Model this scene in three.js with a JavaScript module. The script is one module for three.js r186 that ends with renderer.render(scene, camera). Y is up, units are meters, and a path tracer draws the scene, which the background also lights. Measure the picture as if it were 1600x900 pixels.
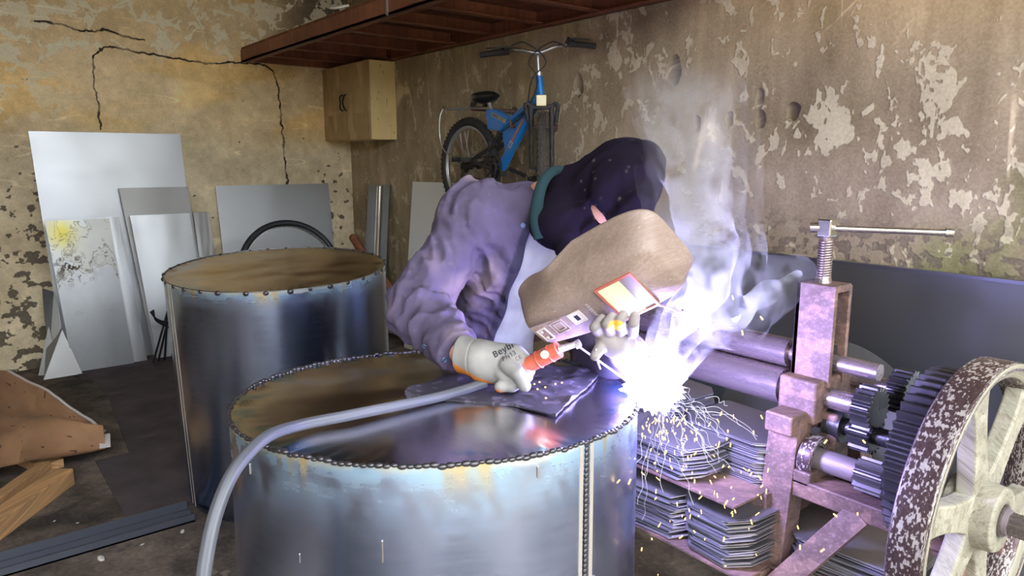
import * as THREE from 'three';
import { mergeGeometries, toCreasedNormals } from 'three/addons/utils/BufferGeometryUtils.js';
import { RoundedBoxGeometry } from 'three/addons/geometries/RoundedBoxGeometry.js';
import { DecalGeometry } from 'three/addons/geometries/DecalGeometry.js';
import { RectAreaLightUniformsLib } from 'three/addons/lights/RectAreaLightUniformsLib.js';
import { Brush, Evaluator, SUBTRACTION } from 'three-bvh-csg';

// ------------------------------------------------------------------ camera, sky, light, exposure
// World axes follow the room: the corner of the two walls is the origin, x runs along the bicycle wall
// towards the gate, z along the back wall, y up, metres.
const scene = new THREE.Scene();
const renderer = new THREE.WebGLRenderer();
renderer.toneMapping = THREE.LinearToneMapping;
renderer.toneMappingExposure = 1.0;
renderer.shadowMap.enabled = true;
const EYE = new THREE.Vector3(6.43, 1.6, 3.15), YAW = THREE.MathUtils.degToRad(38.2), PITCH = Math.atan(200 / 1120), FOCAL = 1120;
const FWD = new THREE.Vector3(-Math.cos(YAW), 0, -Math.sin(YAW)), RIGHT = new THREE.Vector3(Math.sin(YAW), 0, -Math.cos(YAW)), UPV = new THREE.Vector3(0, 1, 0);
const camera = new THREE.PerspectiveCamera(2 * THREE.MathUtils.radToDeg(Math.atan(450 / FOCAL)), 16 / 9, 0.05, 200);
camera.position.copy(EYE);
camera.lookAt(EYE.clone().addScaledVector(FWD, Math.cos(PITCH)).addScaledVector(UPV, -Math.sin(PITCH)));
// the daylight: an even bright sky that comes in through the open gate behind the photographer
scene.background = new THREE.Color(0.92, 0.97, 1.05);
scene.backgroundIntensity = 13.5;
RectAreaLightUniformsLib.init();

// ------------------------------------------------------------------ helpers
const V = (x, y, z) => new THREE.Vector3(x, y, z);
let seed = 12345;
const rnd = () => { seed = (seed + 0x6d2b79f5) | 0; let t = Math.imul(seed ^ (seed >>> 15), 1 | seed); t = (t + Math.imul(t ^ (t >>> 7), 61 | t)) ^ t; return ((t ^ (t >>> 14)) >>> 0) / 4294967296; };
const rr = (a, b) => a + (b - a) * rnd();
const clamp = (x, a = 0, b = 1) => Math.min(b, Math.max(a, x));
const sstep = (a, b, x) => { const t = clamp((x - a) / (b - a)); return t * t * (3 - 2 * t); };
const mix = (a, b, t) => a + (b - a) * t;
// a point seen in the direction of a pixel of the 1600 x 900 photograph, d metres ahead of the camera, as measured from it
function ray(px, py) {
  const x = (px - 800) / FOCAL, y = (450 - py) / FOCAL, c = Math.cos(PITCH), s = Math.sin(PITCH);
  return V(0, 0, 0).addScaledVector(RIGHT, x).addScaledVector(UPV, y * c - s).addScaledVector(FWD, c + y * s);
}
const at = (px, py, d) => { const r = ray(px, py); return EYE.clone().addScaledVector(r, d / r.dot(FWD)); };
const onFloor = (px, py, h = 0) => { const r = ray(px, py); return EYE.clone().addScaledVector(r, (h - 1.6) / r.y); };
const onX = (px, py, x) => { const r = ray(px, py); return EYE.clone().addScaledVector(r, (x - EYE.x) / r.x); };
const onZ = (px, py, z) => { const r = ray(px, py); return EYE.clone().addScaledVector(r, (z - EYE.z) / r.z); };
// noise
const perm = new Float32Array(65536); for (let i = 0; i < 65536; i++) perm[i] = rnd();
const hsh = (x, y, z) => perm[(Math.imul(x, 73856093) ^ Math.imul(y, 19349663) ^ Math.imul(z, 83492791)) & 65535];
function vn(x, y, z = 0) {
  const ix = Math.floor(x), iy = Math.floor(y), iz = Math.floor(z), A = 73856093, B = 19349663;
  let fx = x - ix, fy = y - iy, fz = z - iz;
  fx = fx * fx * (3 - 2 * fx); fy = fy * fy * (3 - 2 * fy);
  const a0 = Math.imul(ix, A), a1 = (a0 + A) | 0, b0 = Math.imul(iy, B), b1 = (b0 + B) | 0, c0 = Math.imul(iz, 83492791);
  let p = perm[(a0 ^ b0 ^ c0) & 65535], q = perm[(a0 ^ b1 ^ c0) & 65535]; p += (perm[(a1 ^ b0 ^ c0) & 65535] - p) * fx; q += (perm[(a1 ^ b1 ^ c0) & 65535] - q) * fx; p += (q - p) * fy;
  if (fz === 0) return p;
  fz = fz * fz * (3 - 2 * fz); const c1 = (c0 + 83492791) | 0;
  let r = perm[(a0 ^ b0 ^ c1) & 65535], s = perm[(a0 ^ b1 ^ c1) & 65535]; r += (perm[(a1 ^ b0 ^ c1) & 65535] - r) * fx; s += (perm[(a1 ^ b1 ^ c1) & 65535] - s) * fx; r += (s - r) * fy;
  return p + (r - p) * fz;
}
function fbm(x, y, z = 0, o = 4) { let s = 0, a = 0.5, n = 0; for (let i = 0; i < o; i++) { s += a * vn(x, y, z); n += a; a *= 0.5; x = x * 2.03 + 17.1; y = y * 2.03 + 9.2; if (z) z = z * 2.03 + 3.3; } return s / n; }
const ridge = (x, y, z = 0, o = 3) => { let s = 0, a = 0.5, n = 0; for (let i = 0; i < o; i++) { s += a * (1 - Math.abs(2 * vn(x, y, z) - 1)); n += a; a *= 0.5; x = x * 2.1 + 5; y = y * 2.1 + 7; if (z) z = z * 2.1 + 2; } return s / n; };
// textures; fn writes [r, g, b] in 0..255 for u, v in 0..1 (v up)
function tex(w, h, fn, srgb = true, wrap = THREE.RepeatWrapping) {
  const d = new Uint8Array(w * h * 4), o = [0, 0, 0];
  for (let y = 0; y < h; y++) for (let x = 0; x < w; x++) {
    fn((x + 0.5) / w, (y + 0.5) / h, o, x, y);
    const i = (y * w + x) * 4; d[i] = clamp(o[0], 0, 255); d[i + 1] = clamp(o[1], 0, 255); d[i + 2] = clamp(o[2], 0, 255); d[i + 3] = 255;
  }
  const t = new THREE.DataTexture(d, w, h); t.magFilter = THREE.LinearFilter; t.minFilter = THREE.LinearFilter; t.wrapS = t.wrapT = wrap;
  if (srgb) t.colorSpace = THREE.SRGBColorSpace;
  t.needsUpdate = true; return t;
}
const MS = (o) => new THREE.MeshStandardMaterial(o), MP = (o) => new THREE.MeshPhysicalMaterial(o);
// naming
const taken = new Map();
function numbered(name) { const n = taken.get(name) ?? 0; taken.set(name, n + 1); return n ? name + '_' + String(n).padStart(3, '0') : name; }
function shade(o) { o.traverse((m) => { if (m.isMesh) { m.castShadow = true; m.receiveShadow = true; } }); return o; }
function tag(o, label, category, group, kind) { o.userData.label = label; o.userData.category = category; if (group) o.userData.group = group; if (kind) o.userData.kind = kind; return o; }
function thing(name, label, category, group, kind) { const g = new THREE.Group(); g.name = numbered(name); scene.add(g); return tag(g, label, category, group, kind); }
function part(parent, name, geo, mat, label) { const m = new THREE.Mesh(geo, mat); m.name = name; parent.add(m); if (label) m.userData.label = label; return m; }
// moves the origin of a thing built in world coordinates to its base
function settle(g) {
  shade(g); g.updateMatrixWorld(true);
  const b = new THREE.Box3().setFromObject(g), c = V((b.min.x + b.max.x) / 2, b.min.y, (b.min.z + b.max.z) / 2);
  if (g.isMesh) g.geometry.translate(-c.x, -c.y, -c.z); else for (const k of g.children) k.position.sub(c);
  g.position.add(c); return g;
}
function solo(name, geo, mat, label, category, group, kind) { const m = new THREE.Mesh(geo, mat); m.name = numbered(name); scene.add(m); tag(m, label, category, group, kind); return settle(m); }
function structure(name, geo, mat) { const m = new THREE.Mesh(geo, mat); m.name = name; m.userData.kind = 'structure'; scene.add(m); return shade(m); }
// geometries
function box(x0, x1, y0, y1, z0, z1, r = 0) {
  const g = r ? new RoundedBoxGeometry(x1 - x0, y1 - y0, z1 - z0, 2, r) : new THREE.BoxGeometry(x1 - x0, y1 - y0, z1 - z0);
  return g.translate((x0 + x1) / 2, (y0 + y1) / 2, (z0 + z1) / 2);
}
const flat = (g) => (g.index ? g.toNonIndexed() : g);
const join = (list) => mergeGeometries(list.map((g) => { const k = flat(g); for (const n of Object.keys(k.attributes)) if (!['position', 'normal', 'uv'].includes(n)) k.deleteAttribute(n); return k; }));
// a rod of round section between two points, radii r0 and r1
function rod(p, q, r0, r1 = r0, seg = 16, open = false) {
  const d = q.clone().sub(p), L = d.length(), g = new THREE.CylinderGeometry(r1, r0, L, seg, 1, open);
  g.applyQuaternion(new THREE.Quaternion().setFromUnitVectors(V(0, 1, 0), d.normalize()));
  return g.translate((p.x + q.x) / 2, (p.y + q.y) / 2, (p.z + q.z) / 2);
}
// a bar of rectangular section w x h between two points, h measured along `up`
function bar(p, q, w, h, up = UPV, r = 0) {
  const d = q.clone().sub(p), L = d.length(), x = d.clone().normalize(), z = x.clone().cross(up).normalize(), y = z.clone().cross(x);
  const g = r ? new RoundedBoxGeometry(L, h, w, 2, r) : new THREE.BoxGeometry(L, h, w);
  g.applyMatrix4(new THREE.Matrix4().makeBasis(x, y, z));
  return g.translate((p.x + q.x) / 2, (p.y + q.y) / 2, (p.z + q.z) / 2);
}
const tube = (pts, r, seg = 64, rad = 8, closed = false) => new THREE.TubeGeometry(new THREE.CatmullRomCurve3(pts, closed), seg, r, rad, closed);
// a plate spanned by four corners (bottom left, bottom right, top right, top left), t thick behind its face, bowed by `bow`
function plate(bl, br, tr, tl, t = 0.003, bow = 0, nu = 12, nv = 12, wob = 0) {
  const pos = [], uv = [], idx = [], n = br.clone().sub(bl).cross(tl.clone().sub(bl)).normalize(), W = br.distanceTo(bl), H = tl.distanceTo(bl), o = rr(0, 50);
  for (const s of [0, 1]) for (let j = 0; j <= nv; j++) for (let i = 0; i <= nu; i++) {
    const u = i / nu, v = j / nv, p = bl.clone().lerp(br, u).lerp(tl.clone().lerp(tr, u), v);
    const k = bow * Math.sin(Math.PI * v) + bow * 0.5 * Math.sin(Math.PI * u) + wob * (fbm(u * 2.2 + o, v * 2.2 + o) - 0.5);
    p.addScaledVector(n, k - s * t); pos.push(p.x, p.y, p.z); uv.push(u * W, v * H);
  }
  const N = (nu + 1) * (nv + 1), id = (s, i, j) => s * N + j * (nu + 1) + i;
  for (let j = 0; j < nv; j++) for (let i = 0; i < nu; i++) {
    idx.push(id(0, i, j), id(0, i + 1, j), id(0, i + 1, j + 1), id(0, i, j), id(0, i + 1, j + 1), id(0, i, j + 1));
    idx.push(id(1, i, j), id(1, i + 1, j + 1), id(1, i + 1, j), id(1, i, j), id(1, i, j + 1), id(1, i + 1, j + 1));
  }
  const edge = (a, b) => idx.push(id(0, ...a), id(1, ...a), id(1, ...b), id(0, ...a), id(1, ...b), id(0, ...b));
  for (let i = 0; i < nu; i++) { edge([i, 0], [i + 1, 0]); edge([i + 1, nv], [i, nv]); }
  for (let j = 0; j < nv; j++) { edge([0, j + 1], [0, j]); edge([nu, j], [nu, j + 1]); }
  const g = new THREE.BufferGeometry(); g.setAttribute('position', new THREE.Float32BufferAttribute(pos, 3)); g.setAttribute('uv', new THREE.Float32BufferAttribute(uv, 2)); g.setIndex(idx);
  return toCreasedNormals(g, 0.6);
}
// surface of a distance field by surface nets; color(p, n) -> [r, g, b] or [r, g, b, a] in linear values
function netSurface(f, lo, hi, cell, color) {
  const nx = Math.ceil((hi.x - lo.x) / cell) + 1, ny = Math.ceil((hi.y - lo.y) / cell) + 1, nz = Math.ceil((hi.z - lo.z) / cell) + 1, sy = nx, sz = nx * ny;
  const F = new Float32Array(nx * ny * nz), vid = new Int32Array(nx * ny * nz).fill(-1), pos = [], idx = [];
  for (let k = 0, i = 0; k < nz; k++) for (let j = 0; j < ny; j++) for (let h = 0; h < nx; h++, i++) F[i] = f(lo.x + h * cell, lo.y + j * cell, lo.z + k * cell);
  const off = [0, 1, sy, sy + 1, sz, sz + 1, sz + sy, sz + sy + 1], ed = [[0, 1], [2, 3], [4, 5], [6, 7], [0, 2], [1, 3], [4, 6], [5, 7], [0, 4], [1, 5], [2, 6], [3, 7]];
  for (let k = 0; k < nz - 1; k++) for (let j = 0; j < ny - 1; j++) for (let h = 0; h < nx - 1; h++) {
    const b = h + j * sy + k * sz; let m = 0;
    for (let c = 0; c < 8; c++) if (F[b + off[c]] < 0) m |= 1 << c;
    if (m === 0 || m === 255) continue;
    let x = 0, y = 0, z = 0, n = 0;
    for (const [p, q] of ed) {
      if (((m >> p) & 1) === ((m >> q) & 1)) continue;
      const a = F[b + off[p]], t = a / (a - F[b + off[q]]);
      x += mix(p & 1, q & 1, t); y += mix((p >> 1) & 1, (q >> 1) & 1, t); z += mix(p >> 2, q >> 2, t); n++;
    }
    vid[b] = pos.length / 3; pos.push(lo.x + (h + x / n) * cell, lo.y + (j + y / n) * cell, lo.z + (k + z / n) * cell);
  }
  for (let k = 1; k < nz - 1; k++) for (let j = 1; j < ny - 1; j++) for (let h = 1; h < nx - 1; h++) {
    const b = h + j * sy + k * sz, in0 = F[b] < 0;
    const quad = (p, q, r, s, flip) => { if (p < 0 || q < 0 || r < 0 || s < 0) return; flip ? idx.push(p, r, q, p, s, r) : idx.push(p, q, r, p, r, s); };
    if (in0 !== F[b + 1] < 0) quad(vid[b - sy - sz], vid[b - sz], vid[b], vid[b - sy], !in0);
    if (in0 !== F[b + sy] < 0) quad(vid[b - 1 - sz], vid[b - 1], vid[b], vid[b - sz], !in0);
    if (in0 !== F[b + sz] < 0) quad(vid[b - 1 - sy], vid[b - sy], vid[b], vid[b - 1], !in0);
  }
  const g = new THREE.BufferGeometry(); g.setAttribute('position', new THREE.Float32BufferAttribute(pos, 3)); g.setIndex(idx);
  const nor = new Float32Array(pos.length), e = cell * 0.7;
  for (let i = 0; i < pos.length; i += 3) {
    const x = pos[i], y = pos[i + 1], z = pos[i + 2]; let a = f(x + e, y, z) - f(x - e, y, z), b = f(x, y + e, z) - f(x, y - e, z), c = f(x, y, z + e) - f(x, y, z - e);
    const l = Math.hypot(a, b, c) || 1; nor[i] = a / l; nor[i + 1] = b / l; nor[i + 2] = c / l;
  }
  g.setAttribute('normal', new THREE.BufferAttribute(nor, 3));
  const uv = new Float32Array(pos.length / 3 * 2); for (let i = 0; i < uv.length / 2; i++) { uv[i * 2] = pos[i * 3] + pos[i * 3 + 2]; uv[i * 2 + 1] = pos[i * 3 + 1] + 0.4 * pos[i * 3 + 2]; }
  g.setAttribute('uv', new THREE.BufferAttribute(uv, 2));
  if (color) {
    const w = color(V(pos[0], pos[1], pos[2]), V(0, 1, 0)).length, col = new Float32Array(pos.length / 3 * w), p = V(), n = V();
    for (let i = 0; i < pos.length / 3; i++) { p.fromArray(pos, i * 3); n.fromArray(nor, i * 3); col.set(color(p, n), i * w); }
    g.setAttribute('color', new THREE.BufferAttribute(col, w));
  }
  return g;
}
const smin = (a, b, k) => { const h = clamp(0.5 + 0.5 * (b - a) / k); return mix(b, a, h) - k * h * (1 - h); };
const smax = (a, b, k) => -smin(-a, -b, k);
// distance to a tapered capsule; also gives the place along it
function cone(p, q, r0, r1) {
  const dx = q.x - p.x, dy = q.y - p.y, dz = q.z - p.z, L2 = dx * dx + dy * dy + dz * dz;
  const f = (x, y, z) => { const t = clamp(((x - p.x) * dx + (y - p.y) * dy + (z - p.z) * dz) / L2); f.t = t; return Math.hypot(x - p.x - dx * t, y - p.y - dy * t, z - p.z - dz * t) - mix(r0, r1, t); };
  f.L = Math.sqrt(L2); return f;
}
// an ellipsoid with its own axes
function ellipsoid(c, ax, ay, az, rx, ry, rz) {
  const m = Math.min(rx, ry, rz);
  return (x, y, z) => { x -= c.x; y -= c.y; z -= c.z; const a = (x * ax.x + y * ax.y + z * ax.z) / rx, b = (x * ay.x + y * ay.y + z * ay.z) / ry, d = (x * az.x + y * az.y + z * az.z) / rz; return (Math.hypot(a, b, d) - 1) * m; };
}
// ------------------------------------------------------------------ materials
const lin = (r, g, b) => new THREE.Color().setRGB(r, g, b);
const brushed = tex(512, 512, (u, v, o) => { const s = 0.6 * vn(u * 6, v * 420) + 0.4 * vn(u * 30 + 9, v * 256); const g = 205 + 26 * (s - 0.5) + 40 * (fbm(u * 6, v * 6) - 0.5); o[0] = o[1] = o[2] = g; }, false);
const blotch = tex(512, 512, (u, v, o) => { const s = fbm(u * 9, v * 9, 0, 5), r = fbm(u * 50, v * 50, 0, 2); o[0] = o[1] = o[2] = 90 + 130 * s + 50 * (r - 0.5); }, false);
const metalSheet = MP({ color: lin(0.42, 0.44, 0.45), metalness: 1, roughness: 0.52, roughnessMap: brushed });
const metalDull = MP({ color: lin(0.31, 0.31, 0.3), metalness: 1, roughness: 0.65, roughnessMap: brushed });
const metalDark = MP({ color: lin(0.33, 0.35, 0.4), metalness: 1, roughness: 0.45, roughnessMap: brushed });
const greasy = MP({ color: lin(0.05, 0.048, 0.05), metalness: 0.6, roughness: 0.55, roughnessMap: blotch, bumpMap: blotch, bumpScale: 0.002 });
const rustTex = tex(512, 512, (u, v, o) => { const s = fbm(u * 8, v * 8, 0, 5), r = fbm(u * 40 + 3, v * 40, 0, 3), k = sstep(0.45, 0.62, s); o[0] = mix(96, 120, k) + 30 * (r - 0.5); o[1] = mix(76, 94, k) + 28 * (r - 0.5); o[2] = mix(70, 84, k) + 26 * (r - 0.5); const sp = sstep(0.7, 0.78, vn(u * 90, v * 90)); o[0] += 16 * sp; o[1] += 15 * sp; o[2] += 14 * sp; });
const rusty = MP({ map: rustTex, metalness: 0.25, roughness: 0.62, bumpMap: blotch, bumpScale: 0.0012 });
const blackRod = MS({ color: lin(0.015, 0.015, 0.018), roughness: 0.4, metalness: 0.5 });
const rubber = MS({ color: lin(0.022, 0.021, 0.022), roughness: 0.75 });
const steelBright = MP({ color: lin(0.62, 0.6, 0.58), metalness: 1, roughness: 0.3, roughnessMap: blotch });
function woodTex(r, g, b, k) { return tex(256, 512, (u, v, o) => { const w = vn(u * 3 + 4, v * 1.5) * 3, gr = vn((u * 30 + w * 4), v * 3) * 0.6 + vn(u * 120, v * 6) * 0.4, d = 1 + k * (gr - 0.5) + 0.3 * (fbm(u * 4, v * 4) - 0.5); o[0] = r * d; o[1] = g * d; o[2] = b * d; }); }
const timber = MS({ map: woodTex(176, 136, 92, 0.5), roughness: 0.8 });
const timberDark = MS({ map: woodTex(112, 66, 44, 0.5), roughness: 0.8 });
const rackPaint = MS({ map: tex(512, 512, (u, v, o) => { const s = fbm(u * 5, v * 5, 0, 5), t = vn(u * 60, v * 8); o[0] = 126 + 46 * (s - 0.5) + 22 * (t - 0.5); o[1] = 76 + 34 * (s - 0.5) + 16 * (t - 0.5); o[2] = 54 + 26 * (s - 0.5) + 12 * (t - 0.5); }), roughness: 0.6 });

// ------------------------------------------------------------------ the room
const WB = -0.1, ROOM_X = 7.3, ROOM_Z = 6.4, ROOM_H = 3.8;
// a poly-line distance, for cracks
function lineDist(px, py, pts) { let m = 9; for (let i = 0; i < pts.length - 1; i++) { const [ax, ay] = pts[i], [bx, by] = pts[i + 1], dx = bx - ax, dy = by - ay, t = clamp(((px - ax) * dx + (py - ay) * dy) / (dx * dx + dy * dy)); m = Math.min(m, Math.hypot(px - ax - dx * t, py - ay - dy * t)); } return m; }
const cracks = [
  [[2.49, 2.61], [2.31, 2.6], [2.2, 2.57], [2.1, 2.58], [2.04, 2.6], [1.9, 2.56], [1.75, 2.54]],
  [[2.13, 1.84], [2.125, 2.04], [2.145, 2.18], [2.12, 2.4], [2.08, 2.44], [1.99, 2.475], [1.83, 2.45], [1.65, 2.433], [1.5, 2.42], [1.28, 2.4], [1.015, 2.43], [0.8, 2.43], [0.72, 2.38], [0.69, 2.27], [0.673, 2.05], [0.663, 1.71], [0.649, 1.43], [0.64, 1.2]],
];
const backW = 3.6, backH = 3.7;
const backBump = new Float32Array(1);
function backWall(u, v, o) {
  const z = u * backW, y = v * backH;
  const big = fbm(z * 1.3, y * 1.3, 0, 4), mid = fbm(z * 6 + 3, y * 6, 0, 4), fine = vn(z * 140, y * 140);
  // ochre lime wash over grey plaster, with darker and lighter clouds
  const mot = fbm(z * 22 + 5, y * 22, 0, 3); let r = 228 + 46 * (big - 0.5) + 40 * (mid - 0.5) + 30 * (mot - 0.5), g = 203 + 48 * (big - 0.5) + 40 * (mid - 0.5) + 30 * (mot - 0.5), b = 158 + 46 * (big - 0.5) + 38 * (mid - 0.5) + 28 * (mot - 0.5), h = 0.6 + 0.2 * (mot - 0.5);
  const ochre = sstep(0.5, 0.66, fbm(z * 0.9 + 8, y * 2.6 + 2, 0, 3)) * sstep(1.5, 2.0, y);
  r += 6 * ochre; g -= 4 * ochre; b -= 24 * ochre;
  const grey = sstep(2.0, 1.55, y + 0.25 * (fbm(z * 2, y) - 0.5));
  r = mix(r, 198 + 60 * (mid - 0.5) + 30 * (mot - 0.5), 0.75 * grey); g = mix(g, 186 + 60 * (mid - 0.5) + 30 * (mot - 0.5), 0.75 * grey); b = mix(b, 156 + 56 * (mid - 0.5) + 28 * (mot - 0.5), 0.75 * grey);
  const cornerDark = sstep(0.9, 0.2, z) * sstep(2.35, 2.75, y) * 0.55;  // darker towards the top of the wall near the corner
  r *= 1 - cornerDark; g *= 1 - cornerDark; b *= 1 - cornerDark * 0.95;
  // flaked spots, pale where the lime shows
  const warp = fbm(z * 9, y * 9, 0, 2) * 1.6, fl = 0.5 * ridge(z * 9 + warp, y * 9 - warp, 0, 4) + 0.5 * fbm(z * 17 + warp, y * 17, 0, 4), where = clamp(sstep(2.25, 2.65, y) * 0.9 + sstep(1.9, 2.7, z) * sstep(1.5, 2.2, y) * 0.5);
  const flake = sstep(0.66 - 0.06 * where, 0.68 - 0.06 * where, fl) * clamp(where * 1.6);
  if (flake > 0) { r = mix(r, 240, flake * 0.85); g = mix(g, 232, flake * 0.85); b = mix(b, 206, flake * 0.85); h += 0.25 * flake; }
  // plaster gone down to the dark coat near the floor and beside the sheets
  const bare = sstep(0.6, 0.63, fbm(z * 17 + 40, y * 20, 0, 5) * (0.72 + 0.4 * sstep(2.2, 2.75, z) * sstep(1.9, 0.9, y) + 0.2 * sstep(0.7, 0.2, z) * sstep(2.0, 1.2, y)));
  if (bare > 0) { r = mix(r, 74, bare * 0.8); g = mix(g, 66, bare * 0.8); b = mix(b, 56, bare * 0.8); h -= 0.5 * bare; }
  const scratch = sstep(0.965, 0.985, ridge(z * 1.6 + 7, y * 12, 0, 1)) * sstep(0.5, 0.6, vn(z * 9, y * 9));
  r += 22 * scratch; g += 22 * scratch; b += 20 * scratch;
  const wob = 0.018 * (fbm(z * 26, y * 26, 0, 3) - 0.5) * 2;
  for (const c of cracks) { const d = lineDist(z + wob, y + wob * 0.7, c), k = sstep(0.009, 0.004, d) * (0.5 + 0.5 * sstep(0.25, 0.5, vn(z * 12, y * 12))); r = mix(r, 58, k); g = mix(g, 46, k); b = mix(b, 34, k); h -= 0.6 * k; }
  r += 16 * (fine - 0.5); g += 16 * (fine - 0.5); b += 15 * (fine - 0.5);
  backBump[0] = h + 0.16 * (mid - 0.5) + 0.1 * (fine - 0.5); o[0] = r; o[1] = g; o[2] = b;
}
const backHeights = new Uint8Array(1200 * 1200 * 4);
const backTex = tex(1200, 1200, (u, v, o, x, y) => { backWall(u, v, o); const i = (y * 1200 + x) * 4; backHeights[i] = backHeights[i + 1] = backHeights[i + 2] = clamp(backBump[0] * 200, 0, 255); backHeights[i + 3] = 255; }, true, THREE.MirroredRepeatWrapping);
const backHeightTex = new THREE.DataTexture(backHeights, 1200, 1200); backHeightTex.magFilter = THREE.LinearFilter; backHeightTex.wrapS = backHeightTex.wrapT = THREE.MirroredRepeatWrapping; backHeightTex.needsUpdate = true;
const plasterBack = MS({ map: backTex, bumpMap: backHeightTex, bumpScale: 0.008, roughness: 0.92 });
// the bicycle wall: brown wash that has worn through to pale lime in flakes and long scratches
const sideW = 5.8, sideH = 3.6;
const pale = [[4.75, 1.75, 0.45, 0.22, 1], [5.2, 1.6, 0.35, 0.35, 0.9], [4.95, 2.02, 0.2, 0.12, 0.7], [4.6, 2.5, 0.3, 0.25, 0.5], [3.3, 2.15, 0.5, 0.4, 0.45], [2.4, 2.1, 0.7, 0.5, 0.35], [4.3, 1.62, 0.5, 0.25, 0.6], [5.5, 2.0, 0.3, 0.3, 0.5]];
const sideHeights = new Uint8Array(1792 * 1024 * 4);
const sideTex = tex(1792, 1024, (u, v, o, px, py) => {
  const x = u * sideW, y = v * sideH;
  const big = fbm(x * 1.1 + 20, y * 1.3, 0, 4), mid = fbm(x * 7, y * 4.5, 0, 4), fine = vn(x * 150, y * 150), streak = fbm(x * 16, y * 1.6, 0, 3);
  let r = 152 + 66 * (big - 0.5) + 40 * (mid - 0.5) + 34 * (streak - 0.5), g = 135 + 62 * (big - 0.5) + 38 * (mid - 0.5) + 32 * (streak - 0.5), b = 106 + 50 * (big - 0.5) + 34 * (mid - 0.5) + 28 * (streak - 0.5), h = 0.5;
  const ochre = sstep(3.2, 5.2, x) * sstep(1.9, 2.5, y); r += 34 * ochre; g += 22 * ochre; b += 2 * ochre;
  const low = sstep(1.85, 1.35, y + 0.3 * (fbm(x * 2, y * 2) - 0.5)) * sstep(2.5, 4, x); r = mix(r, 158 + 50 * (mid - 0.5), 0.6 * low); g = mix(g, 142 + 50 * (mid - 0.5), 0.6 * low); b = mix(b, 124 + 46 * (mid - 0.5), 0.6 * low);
  const moss = sstep(0.5, 0.64, fbm(x * 1.7 + 3, y * 1.2 + 8, 0, 4)) * sstep(4.3, 4.9, x); r -= 26 * moss; g -= 14 * moss; b -= 30 * moss;
  let near = 0.22; for (const [cx, cy, sx, sy, k] of pale) near = Math.max(near, 0.85 * k * Math.exp(-(((x - cx) / sx) ** 2) - ((y - cy) / sy) ** 2));
  const wx = fbm(x * 9, y * 7, 0, 3), fl = 0.6 * fbm(x * 19 + wx * 2.6, y * 11 - wx * 2.6, 0, 5) + 0.28 * ridge(x * 10 + wx * 3, y * 6 + 2, 0, 4) + 0.12 * vn(x * 70, y * 55), th = 0.68 - 0.16 * near, flake = sstep(th, th + 0.015, fl);
  { const fk = flake * (0.5 + 0.4 * near); r = mix(r, 206 + 26 * (mid - 0.5), fk); g = mix(g, 195 + 26 * (mid - 0.5), fk); b = mix(b, 164 + 26 * (mid - 0.5), fk); } h += 0.3 * flake;
  const sc = sstep(0.965, 0.99, ridge(x * 5 + 0.4 * y, y * 0.8, 0, 1)) * sstep(0.5, 0.7, vn(x * 3 + 1, y * 3)) + sstep(0.97, 0.99, ridge((x - y) * 2.6 + 9, (x + y) * 0.5, 0, 1)) * sstep(3.6, 4.4, x) * sstep(2, 2.3, y) * sstep(0.4, 0.6, vn(x * 4, y * 4));
  r += 48 * sc; g += 46 * sc; b += 40 * sc;
  // gritty, broken render above the leaning steel sheet
  const grit = sstep(1.42, 1.22, y) * sstep(3.6, 4.4, x) * sstep(0.5, 0.62, fbm(x * 34, y * 40, 0, 3)); r = mix(r, 96, 0.6 * grit); g = mix(g, 84, 0.6 * grit); b = mix(b, 76, 0.6 * grit); h -= 0.3 * grit;
  r += 20 * (fine - 0.5); g += 20 * (fine - 0.5); b += 19 * (fine - 0.5);
  o[0] = r; o[1] = g; o[2] = b; const i = (py * 1792 + px) * 4; sideHeights[i] = sideHeights[i + 1] = sideHeights[i + 2] = clamp(255 * (h + 0.2 * (mid - 0.5) + 0.12 * (fine - 0.5)), 0, 255); sideHeights[i + 3] = 255;
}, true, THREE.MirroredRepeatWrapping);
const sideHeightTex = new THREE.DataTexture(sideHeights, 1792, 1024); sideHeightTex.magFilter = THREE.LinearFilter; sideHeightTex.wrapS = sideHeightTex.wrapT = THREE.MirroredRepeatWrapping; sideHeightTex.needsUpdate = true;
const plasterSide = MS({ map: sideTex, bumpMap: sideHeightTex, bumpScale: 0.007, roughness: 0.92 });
function uvBy(g, fn) { const p = g.attributes.position, uv = new Float32Array(p.count * 2); for (let i = 0; i < p.count; i++) { const [a, b] = fn(p.getX(i), p.getY(i), p.getZ(i)); uv[i * 2] = a; uv[i * 2 + 1] = b; } g.setAttribute('uv', new THREE.BufferAttribute(uv, 2)); return g; }
structure('wall_back', uvBy(box(WB - 0.3, WB, 0, ROOM_H, -0.3, ROOM_Z), (x, y, z) => [z / backW, y / backH]), plasterBack);
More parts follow.
